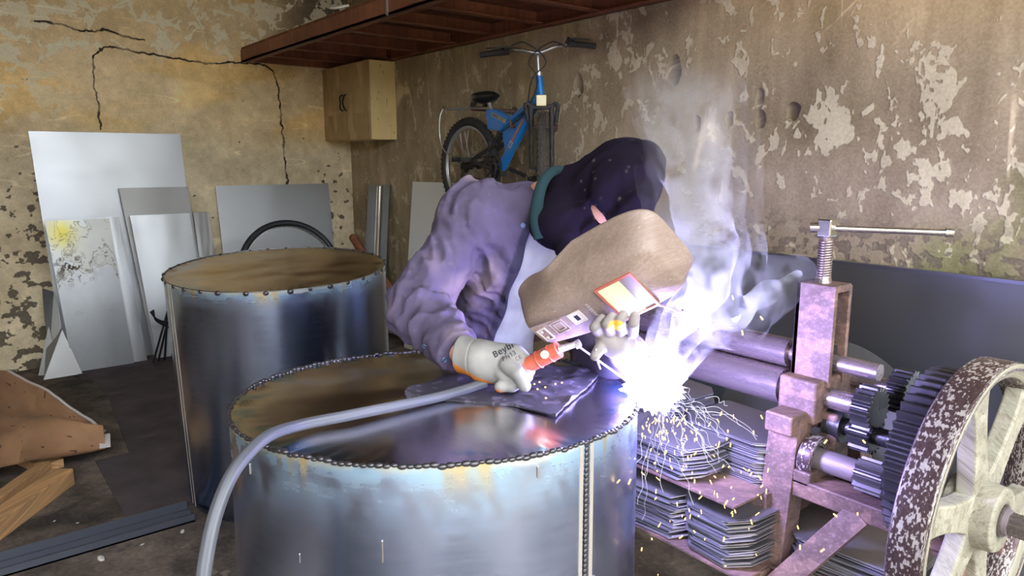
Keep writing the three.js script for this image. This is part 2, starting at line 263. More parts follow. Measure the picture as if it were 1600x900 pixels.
{ // the bicycle wall, with the broken-out holes of old fixings
  const ev = new Evaluator(); ev.useGroups = false; ev.attributes = ['position', 'normal', 'uv'];
  let w = new Brush(box(WB, ROOM_X, 0, ROOM_H, -0.3, 0)); w.updateMatrixWorld();
  for (const [x, y, rx, ry, d] of [[3.095, 2.05, 0.045, 0.075, 0.16], [3.83, 2.07, 0.055, 0.08, 0.15], [4.376, 1.79, 0.03, 0.045, 0.09], [4.365, 1.885, 0.025, 0.05, 0.05], [4.545, 1.817, 0.036, 0.045, 0.11], [4.197, 1.8, 0.026, 0.04, 0.05], [4.0, 1.79, 0.022, 0.04, 0.05], [0.954, 2.08, 0.03, 0.07, 0.1], [1.578, 2.06, 0.035, 0.06, 0.05]]) {
    const s = new THREE.SphereGeometry(1, 14, 10), p = s.attributes.position;
    for (let i = 0; i < p.count; i++) { const k = 1 + 0.45 * (vn(p.getX(i) * 2.4 + x * 9, p.getY(i) * 2.4, p.getZ(i) * 2 + 5) - 0.5); p.setXYZ(i, p.getX(i) * k * rx, p.getY(i) * k * ry, p.getZ(i) * d); }
    s.computeVertexNormals(); const h = new Brush(s); h.position.set(x, y, 0); h.updateMatrixWorld(); w = ev.evaluate(w, h, SUBTRACTION);
  }
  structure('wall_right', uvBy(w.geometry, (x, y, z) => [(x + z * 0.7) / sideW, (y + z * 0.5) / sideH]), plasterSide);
}
const plainWall = MS({ map: tex(256, 256, (u, v, o) => { const s = fbm(u * 6, v * 6, 0, 5); o[0] = 150 + 70 * (s - 0.5); o[1] = 138 + 66 * (s - 0.5); o[2] = 114 + 60 * (s - 0.5); }), roughness: 0.95 });
structure('wall_left', box(WB - 0.3, ROOM_X, 0, ROOM_H, ROOM_Z, ROOM_Z + 0.3), plainWall);
structure('wall_front', join([box(ROOM_X, ROOM_X + 0.3, 0, ROOM_H, -0.3, 0.4), box(ROOM_X, ROOM_X + 0.3, 0, ROOM_H, 6.0, ROOM_Z + 0.3), box(ROOM_X, ROOM_X + 0.3, 3.6, ROOM_H, 0.4, 6.0)]), plainWall);
structure('ceiling', box(WB - 0.3, ROOM_X + 0.3, ROOM_H, ROOM_H + 0.25, -0.3, ROOM_Z + 0.3), plainWall);
const floorTex = tex(1024, 1024, (u, v, o) => {
  const x = u * 5, z = v * 5, big = fbm(x * 1.3, z * 1.3, 0, 5), mid = fbm(x * 9, z * 9, 0, 4), fine = vn(x * 90, z * 90), st = sstep(0.54, 0.62, fbm(x * 4 + 30, z * 4, 0, 4)), ch = sstep(0.86, 0.9, vn(x * 40 + 3, z * 40));
  let k = 0.8 + 0.9 * (big - 0.5) + 0.6 * (mid - 0.5) + 0.2 * (fine - 0.5) - 0.18 * st;
  o[0] = 128 * k + 40 * ch * sstep(0.5, 0.7, big); o[1] = 114 * k + 40 * ch * sstep(0.5, 0.7, big); o[2] = 102 * k + 38 * ch * sstep(0.5, 0.7, big);
});
structure('floor', uvBy(box(WB - 0.3, ROOM_X + 0.3, -0.2, 0, -0.3, ROOM_Z + 0.3), (x, y, z) => [x / 5, z / 5]), MS({ map: floorTex, roughness: 0.85, bumpMap: blotch, bumpScale: 0.004 }));
// the yard outside the gate
structure('ground_yard', box(ROOM_X + 0.3, ROOM_X + 30, -0.25, -0.05, -20, 26), MS({ map: plainWall.map, color: lin(0.75, 0.75, 0.75), roughness: 0.95 }));
// unseen wall added across the yard to dim what the sheets and tanks mirror
structure('wall_yard_added', box(15.5, 15.8, -0.05, 3.9, -16, 22), MS({ map: plainWall.map, color: lin(0.5, 0.52, 0.55), roughness: 0.95 }));
// ------------------------------------------------------------------ storage rack under the ceiling, cupboard, bicycle
{
  const g = thing('wall_rack', 'rust-brown steel storage rack fixed high in the corner above the cupboard', 'rack');
  part(g, 'front_beam', uvBy(join([box(WB, 4.7, 2.435, 2.535, 0.985, 1.0), box(WB, 4.7, 2.435, 2.447, 0.93, 1.0)]), (x, y, z) => [x * 0.6, y + z]), rackPaint);
  part(g, 'wall_beam', uvBy(join([box(WB, 4.7, 2.435, 2.535, 0, 0.014), box(WB, 4.7, 2.435, 2.447, 0, 0.06)]), (x, y, z) => [x * 0.6, y + z]), rackPaint);
  part(g, 'back_beam', uvBy(box(WB, WB + 0.05, 2.44, 2.535, 0.014, 0.985), (x, y, z) => [z, y + x]), rackPaint);
  for (let i = 0; i < 9; i++) { const x = 0.3 + i * 0.51 - 0.012 * i; part(g, 'joist', uvBy(join([box(x - 0.05, x - 0.043, 2.45, 2.53, 0.05, 0.985), box(x - 0.05, x + 0.02, 2.45, 2.457, 0.05, 0.985)]), (a, b, c) => [c + i * 0.37, b + a]), rackPaint); }
  for (let i = 0; i < 5; i++) part(g, 'deck_board', uvBy(box(WB, 4.7, 2.536, 2.556, 0.012 + i * 0.198, 0.2 + i * 0.198), (a, b, c) => [a * 0.5, c * 2 + i * 0.3]), timberDark);
  part(g, 'bolted_clip', box(2.52, 2.535, 2.43, 2.55, 1.0, 1.012), metalDull, 'pale steel clip on the beam');
  settle(g);
  solo('cable_end', tube([V(1.72, 2.62, 0.93), V(1.8, 2.6, 1.0), V(1.86, 2.57, 1.05), V(1.93, 2.56, 1.04), V(2.0, 2.57, 0.99)], 0.008, 20, 6), MS({ color: lin(0.7, 0.68, 0.62), roughness: 0.6 }), 'white cable end hanging over the edge of the brown rack', 'cable');
}
{
  const g = thing('wall_cupboard', 'small two-door cream cupboard with doors shaded darker in colour hung in the corner', 'cupboard');
  const side = MS({ map: tex(256, 256, (u, v, o) => { const s = fbm(u * 5, v * 5, 0, 4), d = sstep(0.93, 0.96, vn(u * 26, v * 18)); o[0] = 238 + 22 * (s - 0.5) - 120 * d; o[1] = 212 + 22 * (s - 0.5) - 110 * d; o[2] = 150 + 22 * (s - 0.5) - 80 * d; }), roughness: 0.55 });  // side panel lightened: the daylight it faces is put into the colour
  const door = MS({ map: tex(256, 256, (u, v, o) => { const s = fbm(u * 3, v * 5, 0, 5), t = vn(u * 60, v * 2), e = sstep(0.6, 0.75, fbm(u * 9 + 4, v * 3, 0, 3)); o[0] = 172 + 60 * (s - 0.5) + 14 * (t - 0.5) + 26 * e; o[1] = 145 + 56 * (s - 0.5) + 14 * (t - 0.5) + 24 * e; o[2] = 102 + 44 * (s - 0.5) + 10 * (t - 0.5) + 24 * e; }), roughness: 0.5 });  // doors toned darker: their shade is put into the colour
  part(g, 'body', uvBy(box(WB + 0.002, 0.81, 1.775, 2.425, 0.002, 0.242), (x, y, z) => [z * 3 + x, y]), side);
  for (const [x0, x1, hx] of [[WB + 0.004, 0.353, 0.325], [0.357, 0.81, 0.385]]) {
    const d = part(g, 'door', uvBy(box(x0, x1, 1.777, 2.423, 0.243, 0.262, 0.003), (x, y, z) => [x, y]), door);
    const s = hx < 0.35 ? -1 : 1;
    part(d, 'handle', tube([V(hx, 2.17, 0.262), V(hx + 0.012 * s, 2.155, 0.285), V(hx - 0.006 * s, 2.1, 0.292), V(hx + 0.012 * s, 2.045, 0.285), V(hx, 2.03, 0.262)], 0.007, 24, 6), blackRod, 'dark curved pull handle');
  }
  settle(g);
}
{
  const g = thing('bicycle', 'dusty blue mountain bicycle with a luggage carrier hung on the stained wall', 'bicycle');
  const Z = 0.33, B = (x, y, z = Z) => V(x, y, z), dust = tex(256, 256, (u, v, o) => { const s = sstep(0.55, 0.75, fbm(u * 12, v * 12, 0, 4)); o[0] = mix(8, 96, s * 0.4); o[1] = mix(112, 120, s * 0.4); o[2] = mix(190, 130, s * 0.4); });
  const blue = MP({ map: dust, roughness: 0.35, clearcoat: 0.5, clearcoatRoughness: 0.3 }), dark = MS({ map: tex(128, 128, (u, v, o) => { const s = fbm(u * 14, v * 14, 0, 4); o[0] = 44 + 70 * (s - 0.4); o[1] = 42 + 66 * (s - 0.4); o[2] = 42 + 60 * (s - 0.4); }), roughness: 0.7, metalness: 0.2 }), alu = MP({ color: lin(0.5, 0.5, 0.5), metalness: 0.9, roughness: 0.35 }), dustyTyre = MS({ map: tex(128, 128, (u, v, o) => { const s = fbm(u * 16, v * 16, 0, 4); o[0] = 62 + 60 * (s - 0.5); o[1] = 58 + 56 * (s - 0.5); o[2] = 52 + 50 * (s - 0.5); }), roughness: 0.9 });
  const wheel = (name, c, dir, R, tyreMat) => {   // dir: rolling direction
    const ax = UPV.clone().cross(dir).normalize(), M = new THREE.Matrix4().makeBasis(dir.clone().normalize(), UPV, ax.clone().negate()).setPosition(c), put = (q) => q.applyMatrix4(M);
    const tyre = part(g, name, put(new THREE.TorusGeometry(R - 0.027, 0.027, 12, 56)), tyreMat);
    const knobs = []; for (let i = 0; i < 60; i++) for (const s of [-1, 0, 1]) { const a = (i + (s ? 0.5 : 0)) / 60 * 2 * Math.PI, k = new THREE.BoxGeometry(0.012, 0.008, 0.013).translate(0, R - 0.001 - Math.abs(s) * 0.008, s * 0.017).rotateZ(a); knobs.push(k); }
    const kn = part(tyre, 'tread', put(join(knobs)), tyreMat); kn.userData.kind = 'stuff';
    part(tyre, 'rim', put(join([new THREE.TorusGeometry(R - 0.062, 0.011, 8, 56), new THREE.TorusGeometry(R - 0.058, 0.006, 6, 56).translate(0, 0, 0.009), new THREE.TorusGeometry(R - 0.058, 0.006, 6, 56).translate(0, 0, -0.009)])), alu);
    for (let i = 0; i < 28; i++) { const a = i / 28 * 2 * Math.PI, s = i % 2 ? 0.028 : -0.028; part(tyre, 'spoke', put(rod(V(0.02 * Math.cos(a + 0.8), 0.02 * Math.sin(a + 0.8), s), V((R - 0.066) * Math.cos(a), (R - 0.066) * Math.sin(a), 0), 0.0014, 0.0014, 4)), alu); }
    part(tyre, 'hub', put(join([new THREE.CylinderGeometry(0.02, 0.02, 0.07, 12).rotateX(Math.PI / 2), new THREE.CylinderGeometry(0.006, 0.006, 0.13, 8).rotateX(Math.PI / 2)])), dark);
    return put;
  };
  wheel('rear_wheel', B(2.376, 1.555), V(1, 0, 0), 0.325, rubber);
  const steer = V(0.76, 0, 0.65).normalize(), side = V(0.65, 0, -0.76).normalize(), F = V(3.19, 1.55, Z + 0.05);
  wheel('front_wheel', F, steer, 0.325, dustyTyre);
  const ht = B(3.1, 2.085), hb = B(3.125, 1.955);
  part(g, 'head_tube', rod(hb, ht, 0.024, 0.022), blue);
  const down = part(g, 'down_tube', uvBy(bar(B(3.11, 1.985), B(2.735, 1.545), 0.042, 0.062, UPV, 0.014), (x, y, z) => [x, y]), blue);
  // worn lettering on the tube, pale and orange
  part(down, 'sticker', bar(B(2.985, 1.845, Z + 0.0225), B(2.875, 1.715, Z + 0.0225), 0.002, 0.014), MS({ color: lin(0.45, 0.16, 0.08), roughness: 0.6 }), 'worn orange stripe sticker');
  part(down, 'sticker', join([bar(B(2.872, 1.715, Z + 0.0225), B(2.846, 1.684, Z + 0.0225), 0.002, 0.006).translate(-0.008, 0.006, 0), bar(B(2.872, 1.715, Z + 0.0225), B(2.846, 1.684, Z + 0.0225), 0.002, 0.006).translate(0.01, -0.008, 0), bar(B(2.88, 1.7, Z + 0.0225), B(2.862, 1.715, Z + 0.0225), 0.002, 0.006), bar(B(2.856, 1.672, Z + 0.0225), B(2.838, 1.687, Z + 0.0225), 0.002, 0.006)]), MS({ color: lin(0.6, 0.55, 0.45) }), 'pale letter on the tube');
  part(g, 'top_tube', bar(B(3.09, 1.96), B(2.72, 1.79), 0.03, 0.036, UPV, 0.01), blue);
  const sp = new THREE.Shape([[2.6, 1.915], [2.69, 1.915], [2.84, 1.86], [2.74, 1.785], [2.615, 1.8]].map((p) => new THREE.Vector2(...p)));
  const plateG = part(g, 'seat_plate', uvBy(new THREE.ExtrudeGeometry(sp, { depth: 0.03, bevelSize: 0.004, bevelThickness: 0.004, bevelSegments: 1 }).translate(0, 0, Z - 0.015), (x, y) => [x, y]), blue);
  { // printed band on the plate
    const c = document.createElement('canvas'); c.width = 256; c.height = 64; const k = c.getContext('2d'); k.fillStyle = '#9c968c'; k.fillRect(0, 0, 256, 64); k.fillStyle = '#15151c'; k.font = 'bold 58px sans-serif'; k.fillText('NEE CC', 14, 54);
    const t = new THREE.CanvasTexture(c); t.colorSpace = THREE.SRGBColorSpace;
    const q = new THREE.PlaneGeometry(0.16, 0.026).rotateZ(-0.36).translate(2.735, 1.862, Z + 0.0205); part(plateG, 'print', q, MS({ map: t, roughness: 0.6 }), 'pale band with dark letters');
  }
  const gs = new THREE.Shape([[2.74, 1.8], [2.96, 1.86], [2.79, 1.64]].map((p) => new THREE.Vector2(...p)));
  part(g, 'gusset', uvBy(new THREE.ExtrudeGeometry(gs, { depth: 0.012, bevelEnabled: false }).translate(0, 0, Z - 0.006), (x, y) => [x, y]), blue);
  for (const s of [-1, 1]) { part(g, 'swing_arm', join([rod(B(2.72, 1.7, Z + s * 0.03), B(2.39, 1.555, Z + s * 0.062), 0.014), rod(B(2.71, 1.6, Z + s * 0.035), B(2.39, 1.55, Z + s * 0.062), 0.012), rod(B(2.66, 1.72, Z + s * 0.03), B(2.62, 1.58, Z + s * 0.045), 0.011)]), dark); }
  const coil = []; for (let i = 0; i <= 90; i++) { const t = i / 90, a = t * 2 * Math.PI * 7; coil.push(V(mix(2.745, 2.665, t) + 0.021 * Math.cos(a) * 0.7, mix(1.775, 1.69, t) - 0.021 * Math.cos(a) * 0.7, Z + 0.024 * Math.sin(a))); }
  part(g, 'shock_spring', join([tube(coil, 0.004, 160, 5), rod(B(2.755, 1.785), B(2.655, 1.68), 0.01)]), dark);
  part(g, 'bottom_bracket', join([new THREE.CylinderGeometry(0.026, 0.026, 0.09, 16).rotateX(Math.PI / 2).translate(2.72, 1.545, Z), box(2.69, 2.76, 1.5, 1.56, Z - 0.03, Z + 0.03, 0.01)]), dark);
  const ring = []; ring.push(new THREE.TorusGeometry(0.085, 0.006, 6, 40), new THREE.TorusGeometry(0.035, 0.008, 6, 24)); for (let i = 0; i < 5; i++) ring.push(new THREE.BoxGeometry(0.06, 0.012, 0.006).translate(0.055, 0, 0).rotateZ(i * 1.2566)); for (let i = 0; i < 36; i++) ring.push(new THREE.BoxGeometry(0.008, 0.007, 0.004).translate(0.093, 0, 0).rotateZ(i / 36 * 6.2832));
  part(g, 'chainring', join(ring).translate(2.72, 1.545, Z + 0.055), dark);
  part(g, 'chain', join([rod(B(2.72, 1.632, Z + 0.055), B(2.385, 1.59, Z + 0.05), 0.005, 0.005, 6), rod(B(2.72, 1.458, Z + 0.055), B(2.4, 1.5, Z + 0.05), 0.005, 0.005, 6)]), dark);
  part(g, 'crank', bar(B(2.72, 1.545, Z + 0.075), B(2.55, 1.59, Z + 0.085), 0.014, 0.026, UPV, 0.005), dark); part(g, 'crank', bar(B(2.72, 1.545, Z - 0.075), B(2.88, 1.5, Z - 0.085), 0.014, 0.026, UPV, 0.005), dark);
  for (const [x, y, z] of [[2.5, 1.605, Z + 0.145], [2.93, 1.485, Z - 0.14]]) part(g, 'pedal', join([box(x - 0.048, x + 0.048, y - 0.013, y - 0.001, z - 0.045, z - 0.033), box(x - 0.048, x + 0.048, y - 0.013, y - 0.001, z + 0.033, z + 0.045), box(x - 0.048, x - 0.036, y - 0.018, y + 0.014, z - 0.045, z + 0.045), box(x + 0.036, x + 0.048, y - 0.018, y + 0.014, z - 0.045, z + 0.045), rod(V(x, y, z - 0.06), V(x, y, z + 0.04), 0.009)]), dark);
  part(g, 'gear_cluster', join([0.045, 0.04, 0.034, 0.028].map((r, i) => new THREE.CylinderGeometry(r, r, 0.004, 24).rotateX(Math.PI / 2).translate(2.376, 1.555, Z + 0.03 + i * 0.007))), dark);
  part(g, 'derailleur', join([box(2.37, 2.4, 1.4, 1.54, Z + 0.05, Z + 0.062, 0.004), new THREE.CylinderGeometry(0.022, 0.022, 0.01, 14).rotateX(Math.PI / 2).translate(2.39, 1.41, Z + 0.055), new THREE.CylinderGeometry(0.022, 0.022, 0.01, 14).rotateX(Math.PI / 2).translate(2.38, 1.49, Z + 0.055)]), dark);
  // saddle, carrier, fork, bars
  part(g, 'seat_post', rod(B(2.645, 1.88), B(2.6, 1.985), 0.014), alu);
  { const s = new THREE.SphereGeometry(1, 28, 18), p = s.attributes.position; for (let i = 0; i < p.count; i++) { const x = p.getX(i), y = p.getY(i), z = p.getZ(i), w = x < 0 ? 1 : mix(1, 0.32, sstep(0, 0.75, x)); p.setXYZ(i, x * 0.135, (y > 0 ? y * 0.032 + 0.012 * x * x * Math.sign(-x) : y * 0.05 * (1 - 0.4 * Math.max(0, x))), z * 0.082 * w); } s.computeVertexNormals(); part(g, 'saddle', s.translate(2.585, 2.005, Z), MP({ color: lin(0.012, 0.012, 0.013), roughness: 0.28 })); }
  part(g, 'seat_spring', join([-1, 1].map((s) => { const c = []; for (let i = 0; i <= 50; i++) { const a = i / 50 * 2 * Math.PI * 4; c.push(V(2.5 + 0.016 * Math.cos(a), 1.945 + 0.03 * i / 50, Z + s * 0.045 + 0.016 * Math.sin(a))); } return tube(c, 0.003, 80, 5); })), dark);
  part(g, 'carrier', join([...[-0.06, 0, 0.06].map((s) => tube([B(2.62, 1.925, Z + s * 0.4), B(2.4, 1.94, Z + s), B(2.16, 1.945, Z + s), B(2.1, 1.952, Z + s * 0.6)], 0.0055, 24, 6)), ...[2.18, 2.32, 2.46].map((x) => rod(B(x, 1.942, Z - 0.06), B(x, 1.942, Z + 0.06), 0.0045, 0.0045, 6)), ...[-1, 1].map((s) => tube([B(2.16, 1.942, Z + s * 0.062), B(2.15, 1.9, Z + s * 0.08), B(2.17, 1.7, Z + s * 0.085), B(2.37, 1.565, Z + s * 0.072)], 0.005, 24, 6))]), alu);
  const crown = hb.clone().addScaledVector(steer, 0.03).add(V(0, -0.05, 0));
  part(g, 'fork', join([rod(hb, crown, 0.017), ...[-1, 1].map((s) => rod(crown.clone().addScaledVector(side, s * 0.06), F.clone().addScaledVector(side, s * 0.06), 0.016, 0.013)), bar(crown.clone().addScaledVector(side, -0.075), crown.clone().addScaledVector(side, 0.075), 0.03, 0.03, UPV, 0.008)]), dark);
  part(g, 'mudguard_arm', join([-1, 1].map((s) => tube([crown.clone().addScaledVector(side, s * 0.055), crown.clone().addScaledVector(side, s * 0.09).add(V(0, 0.02, 0)), crown.clone().addScaledVector(side, s * 0.08).add(V(0.01, -0.09, 0))], 0.012, 14, 6))), dark);
  const st = ht.clone().add(V(-0.012, 0.13, 0));
  part(g, 'stem', join([rod(ht, st, 0.012), new THREE.CylinderGeometry(0.024, 0.024, 0.022, 16).translate(ht.x, ht.y + 0.012, ht.z)]), alu);
  const hp = (s, f, u) => st.clone().addScaledVector(side, s).addScaledVector(steer, f).add(V(0, u, 0));
  part(g, 'handlebar', tube([hp(-0.32, -0.05, 0.0), hp(-0.2, -0.02, 0.02), hp(-0.1, 0.03, 0.015), hp(0, 0.05, -0.005), hp(0.1, 0.03, 0.03), hp(0.2, -0.02, 0.05), hp(0.33, -0.05, 0.045)], 0.0115, 50, 8), alu);
  for (const s of [-1, 1]) {
    const h = s < 0 ? -0.0 : 0.045;
    part(g, 'grip', rod(hp(s * 0.215, -0.025, h + 0.01), hp(s * 0.34, -0.052, h), 0.018, 0.017), rubber);
    part(g, 'brake_lever', join([rod(hp(s * 0.17, 0.0, h + 0.012), hp(s * 0.21, -0.02, h + 0.01), 0.021), bar(hp(s * 0.18, 0.035, h + 0.03), hp(s * 0.3, 0.02, h + 0.025), 0.014, 0.008, UPV, 0.003), rod(hp(s * 0.18, 0.0, h + 0.012), hp(s * 0.18, 0.035, h + 0.03), 0.012)]), dark);
  }
  for (const [s, z] of [[-1, 0.02], [1, -0.02]]) part(g, 'brake_cable', tube([hp(s * 0.17, 0.02, 0.03), hp(s * 0.08, 0.08, 0.05), hp(s * -0.05, 0.09, -0.06), V(ht.x + 0.04, ht.y - 0.02, ht.z + 0.06 + z), V(3.02, 1.88, Z + 0.04), V(2.8, 1.78, Z + 0.035)], 0.004, 40, 6), rubber);
  part(g, 'reflector', bar(hb.clone().addScaledVector(steer, 0.055).addScaledVector(side, -0.03).add(V(0, -0.015, 0)), hb.clone().addScaledVector(steer, 0.055).addScaledVector(side, 0.03).add(V(0, -0.015, 0)), 0.02, 0.062, UPV, 0.006), MP({ color: lin(0.8, 0.72, 0.4), roughness: 0.25 }), 'cream reflector under the handlebar');
  settle(g);
  // the pegs in the wall that carry it
  for (const [x, y] of [[2.88, 1.805], [2.46, 1.93]]) solo('wall_peg', join([rod(V(x, y, 0), V(x, y, 0.36), 0.012), new THREE.CylinderGeometry(0.03, 0.03, 0.01, 16).rotateX(Math.PI / 2).translate(x, y, 0.005), rod(V(x, y, 0.36), V(x, y + 0.035, 0.37), 0.012, 0.008)]), rusty, 'steel peg in the wall holding up the blue bicycle', 'peg', 'pegs under the bicycle');
}
// ------------------------------------------------------------------ sheets and offcuts leaning on the walls
{
  const stainTex = tex(512, 1024, (u, v, o) => {
    const x = u * 0.43, y = v * 1.16; let r = 226, g = 228, b = 228; const s = fbm(u * 4, v * 6, 0, 4); r += 20 * (s - 0.5); g += 20 * (s - 0.5); b += 20 * (s - 0.5);
    const yel = Math.exp(-(((x - 0.09) / 0.09) ** 2) - ((y - 1.06) / 0.1) ** 2); r = mix(r, 222, yel); g = mix(g, 208, yel); b = mix(b, 96, yel);
    // dried water runs with dark rims and a rusty crust
    const wet = fbm(x * 9 + 2, y * 7, 0, 5) + 0.5 * (y - 0.85) - 0.25 * Math.max(0, x - 0.3), rim = sstep(0.018, 0.004, Math.abs(wet - 0.5)) * sstep(0.4, 0.6, y), rim2 = sstep(0.014, 0.003, Math.abs(wet - 0.6)) * sstep(0.4, 0.6, y);
    const inside = sstep(0.5, 0.52, wet) * sstep(0.4, 0.5, y) * 0.25; r = mix(r, 196, inside); g = mix(g, 186, inside); b = mix(b, 150, inside);
    const k = Math.max(rim, rim2) * 0.6; r = mix(r, 120, k); g = mix(g, 112, k); b = mix(b, 98, k);
    const crust = sstep(0.5, 0.62, fbm(x * 38, y * 30, 0, 3)) * Math.exp(-(((x - 0.12) / 0.11) ** 2) - ((y - 0.8) / 0.09) ** 2); r = mix(r, 66, crust); g = mix(g, 58, crust); b = mix(b, 50, crust);
    o[0] = r; o[1] = g; o[2] = b;
  }, true, THREE.ClampToEdgeWrapping);
  const stained = MP({ map: stainTex, color: lin(0.45, 0.46, 0.47), metalness: 0.9, roughness: 0.5, roughnessMap: brushed });
  const G = 'steel sheets stacked against the back wall';
  // leaning sheets: [name, z at bottom left/right, x at bottom, z at top left/right, height, x at top] seen from the room
  const lean = (label, zbl, zbr, xb, ztl, ztr, ht, xt, mat = metalSheet, bow = 0.006, yb = 0, drop = 0) => {
    const g = plate(V(xb, yb, zbl), V(xb, yb, zbr), V(xt, ht - drop, ztr), V(xt, ht, ztl), 0.003, bow, 14, 18, 0.012);
    return solo('steel_sheet', g, mat, label, 'metal sheet', G);
  };
  lean('largest bright steel sheet standing against the back wall', 2.55, 1.5, 0.02, 2.605, 1.547, 1.812, -0.085);
  lean('tall matt grey sheet beside the largest steel sheet', 1.93, 1.47, 0.12, 2.053, 1.537, 1.38, -0.015, metalDull);
  lean('narrow pale sheet edge between the matt sheet and the middle sheet', 1.455, 1.33, 0.02, 1.5, 1.369, 1.16, -0.06, metalDull, 0.003);
  lean('smooth bluish steel sheet in front of the matt grey one', 1.925, 1.5, 0.19, 2.008, 1.561, 1.165, 0.07);
  lean('clean steel sheet peeping out behind the water-stained one', 2.14, 2.0, 0.2, 2.23, 2.09, 1.16, 0.1);
  { const g = plate(V(0.25, 0.012, 2.52), V(0.25, 0.012, 2.11), V(0.15, 1.158, 2.165), V(0.15, 1.158, 2.588), 0.003, 0.005, 14, 18, 0.008); const p = g.attributes.uv; let mx = 0, my = 0; for (let i = 0; i < p.count; i++) { mx = Math.max(mx, p.getX(i)); my = Math.max(my, p.getY(i)); } for (let i = 0; i < p.count; i++) p.setXY(i, p.getX(i) / mx, p.getY(i) / my); solo('steel_sheet', g, stained, 'water-stained steel sheet with a yellow corner and rusty crust', 'metal sheet', G); }
  lean('wide plain sheet on the back wall behind the hoop', 1.28, 0.25, 0.06, 1.297, 0.264, 1.38, -0.07);
  // bent offcuts at the foot of the stained sheet
  const tri = (label, pts, mat = metalDull) => { const g = new THREE.BufferGeometry(), n = pts[1].clone().sub(pts[0]).cross(pts[2].clone().sub(pts[0])).normalize(), P = [], c = pts.length; const bk = pts.map((p) => p.clone().addScaledVector(n, -0.003)); const f = (a, b, d) => P.push(...a.toArray(), ...b.toArray(), ...d.toArray()); for (let i = 1; i < c - 1; i++) { f(pts[0], pts[i], pts[i + 1]); f(bk[0], bk[i + 1], bk[i]); } for (let i = 0; i < c; i++) { const j = (i + 1) % c; f(pts[i], bk[i], bk[j]); f(pts[i], bk[j], pts[j]); } g.setAttribute('position', new THREE.Float32BufferAttribute(P, 3)); g.computeVertexNormals(); uvBy(g, (x, y, z) => [z, y]); return solo('metal_offcut', g, mat, label, 'offcut', 'offcuts beside the stained sheet'); };
  tri('upright folded offcut beside the stained sheet', [onX(84, 456, 0.03), onX(66, 450, 0.06), onX(70, 500, 0.08), onX(78, 545, 0.1), onX(96, 512, 0.1), onX(92, 480, 0.06)]);
  tri('narrow slanting triangle of sheet at the wall foot', [V(0.15, 0.004, 2.74), V(0.2, 0.004, 2.6), onX(76, 508, 0.08)]);
  tri('large pale triangle of sheet lying against the stained sheet', [V(0.3, 0.004, 2.72), V(0.3, 0.004, 2.47), onX(97, 515, 0.19), onX(72, 545, 0.2)]);
  // at the bicycle wall
  solo('steel_sheet', plate(V(0.3, 0, 0.14), V(0.72, 0, 0.14), V(0.71, 1.385, 0.03), V(0.3, 1.37, 0.03), 0.003, 0.006), metalDull, 'narrow grey sheet standing in the corner of the walls', 'metal sheet', G);
  solo('steel_pipe', rod(V(0.66, 0, 0.21), V(0.66, 1.37, 0.1), 0.028), steelBright, 'bright steel pipe standing in the corner of the walls', 'pipe');
  solo('steel_sheet', plate(V(1.1, 0, 0.15), V(2.25, 0, 0.15), V(2.25, 1.43, 0.03), V(1.11, 1.42, 0.03), 0.003, 0.006), MP({ color: lin(0.78, 0.78, 0.74), metalness: 0.2, roughness: 0.5 }), 'white-coated sheet standing below the bicycle', 'metal sheet');
  const big = thing('sheet_stack_panel', 'long dark blue-grey steel sheet leaning on the wall behind the rolling machine', 'metal sheet');
  part(big, 'panel', plate(V(3.75, 0, 0.28), V(6.9, 0, 0.28), V(6.9, 1.15, 0.1), V(3.75, 1.15, 0.1), 0.004, 0.01, 26, 14, 0.02), metalDark);
  part(big, 'top_rail', box(3.75, 6.9, 1.135, 1.165, 0.07, 0.098), metalDark, 'steel rail behind the top edge');
  settle(big);
  // round lids
  for (const [x, z, y, r, t, l] of [[5.02, 0.5, 0.46, 0.46, 0.28, 'round steel disc leaning behind the press post'], [4.98, 0.62, 0.36, 0.36, 0.3, 'smaller round steel disc in front of the larger one']]) { const g = new THREE.CylinderGeometry(r, r, 0.004, 64).rotateX(Math.PI / 2 - t).translate(x, y * Math.cos(t) + 0.004, z); solo('steel_disc', g, metalDull, l, 'steel disc', 'round discs behind the machine'); }
  // hoop behind the far tank
  const hoop = thing('wheel_hoop', 'dark steel hoop with a perforated inner ring leaning on the middle sheet', 'hoop'), hc = V(0.55, 0.58, 0.78), hr = 0.39, hq = new THREE.Quaternion().setFromEuler(new THREE.Euler(0, Math.PI / 2, 0)).premultiply(new THREE.Quaternion().setFromAxisAngle(V(0, 0, 1), 0.3));
  const hp2 = (g) => g.applyQuaternion(hq).translate(hc.x, hc.y, hc.z);
  hc.copy(at(458, 462, 5.55)); hc.y = 0.74;
  part(hoop, 'outer_ring', hp2(new THREE.TorusGeometry(hr, 0.024, 10, 72)), MS({ color: lin(0.03, 0.035, 0.04), roughness: 0.45, metalness: 0.5 }));
  part(hoop, 'inner_ring', hp2(new THREE.CylinderGeometry(hr - 0.03, hr - 0.03, 0.05, 72, 1, true).rotateX(Math.PI / 2)), MP({ color: lin(0.7, 0.7, 0.7), metalness: 1, roughness: 0.4, side: THREE.DoubleSide }));
  const dots = []; for (let i = 0; i < 60; i++) dots.push(new THREE.CylinderGeometry(0.007, 0.007, 0.004, 8).rotateZ(Math.PI / 2).translate(hr - 0.033, 0, 0).rotateZ(i / 60 * 2 * Math.PI)); part(hoop, 'rivets', hp2(join(dots)), steelBright).userData.kind = 'stuff';
  settle(hoop);
  solo('wooden_block', box(hc.x - 0.13, hc.x + 0.13, 0, 0.327, hc.z - 0.15, hc.z + 0.15, 0.005), timberDark, 'wooden block under the hoop behind the far tank', 'block');
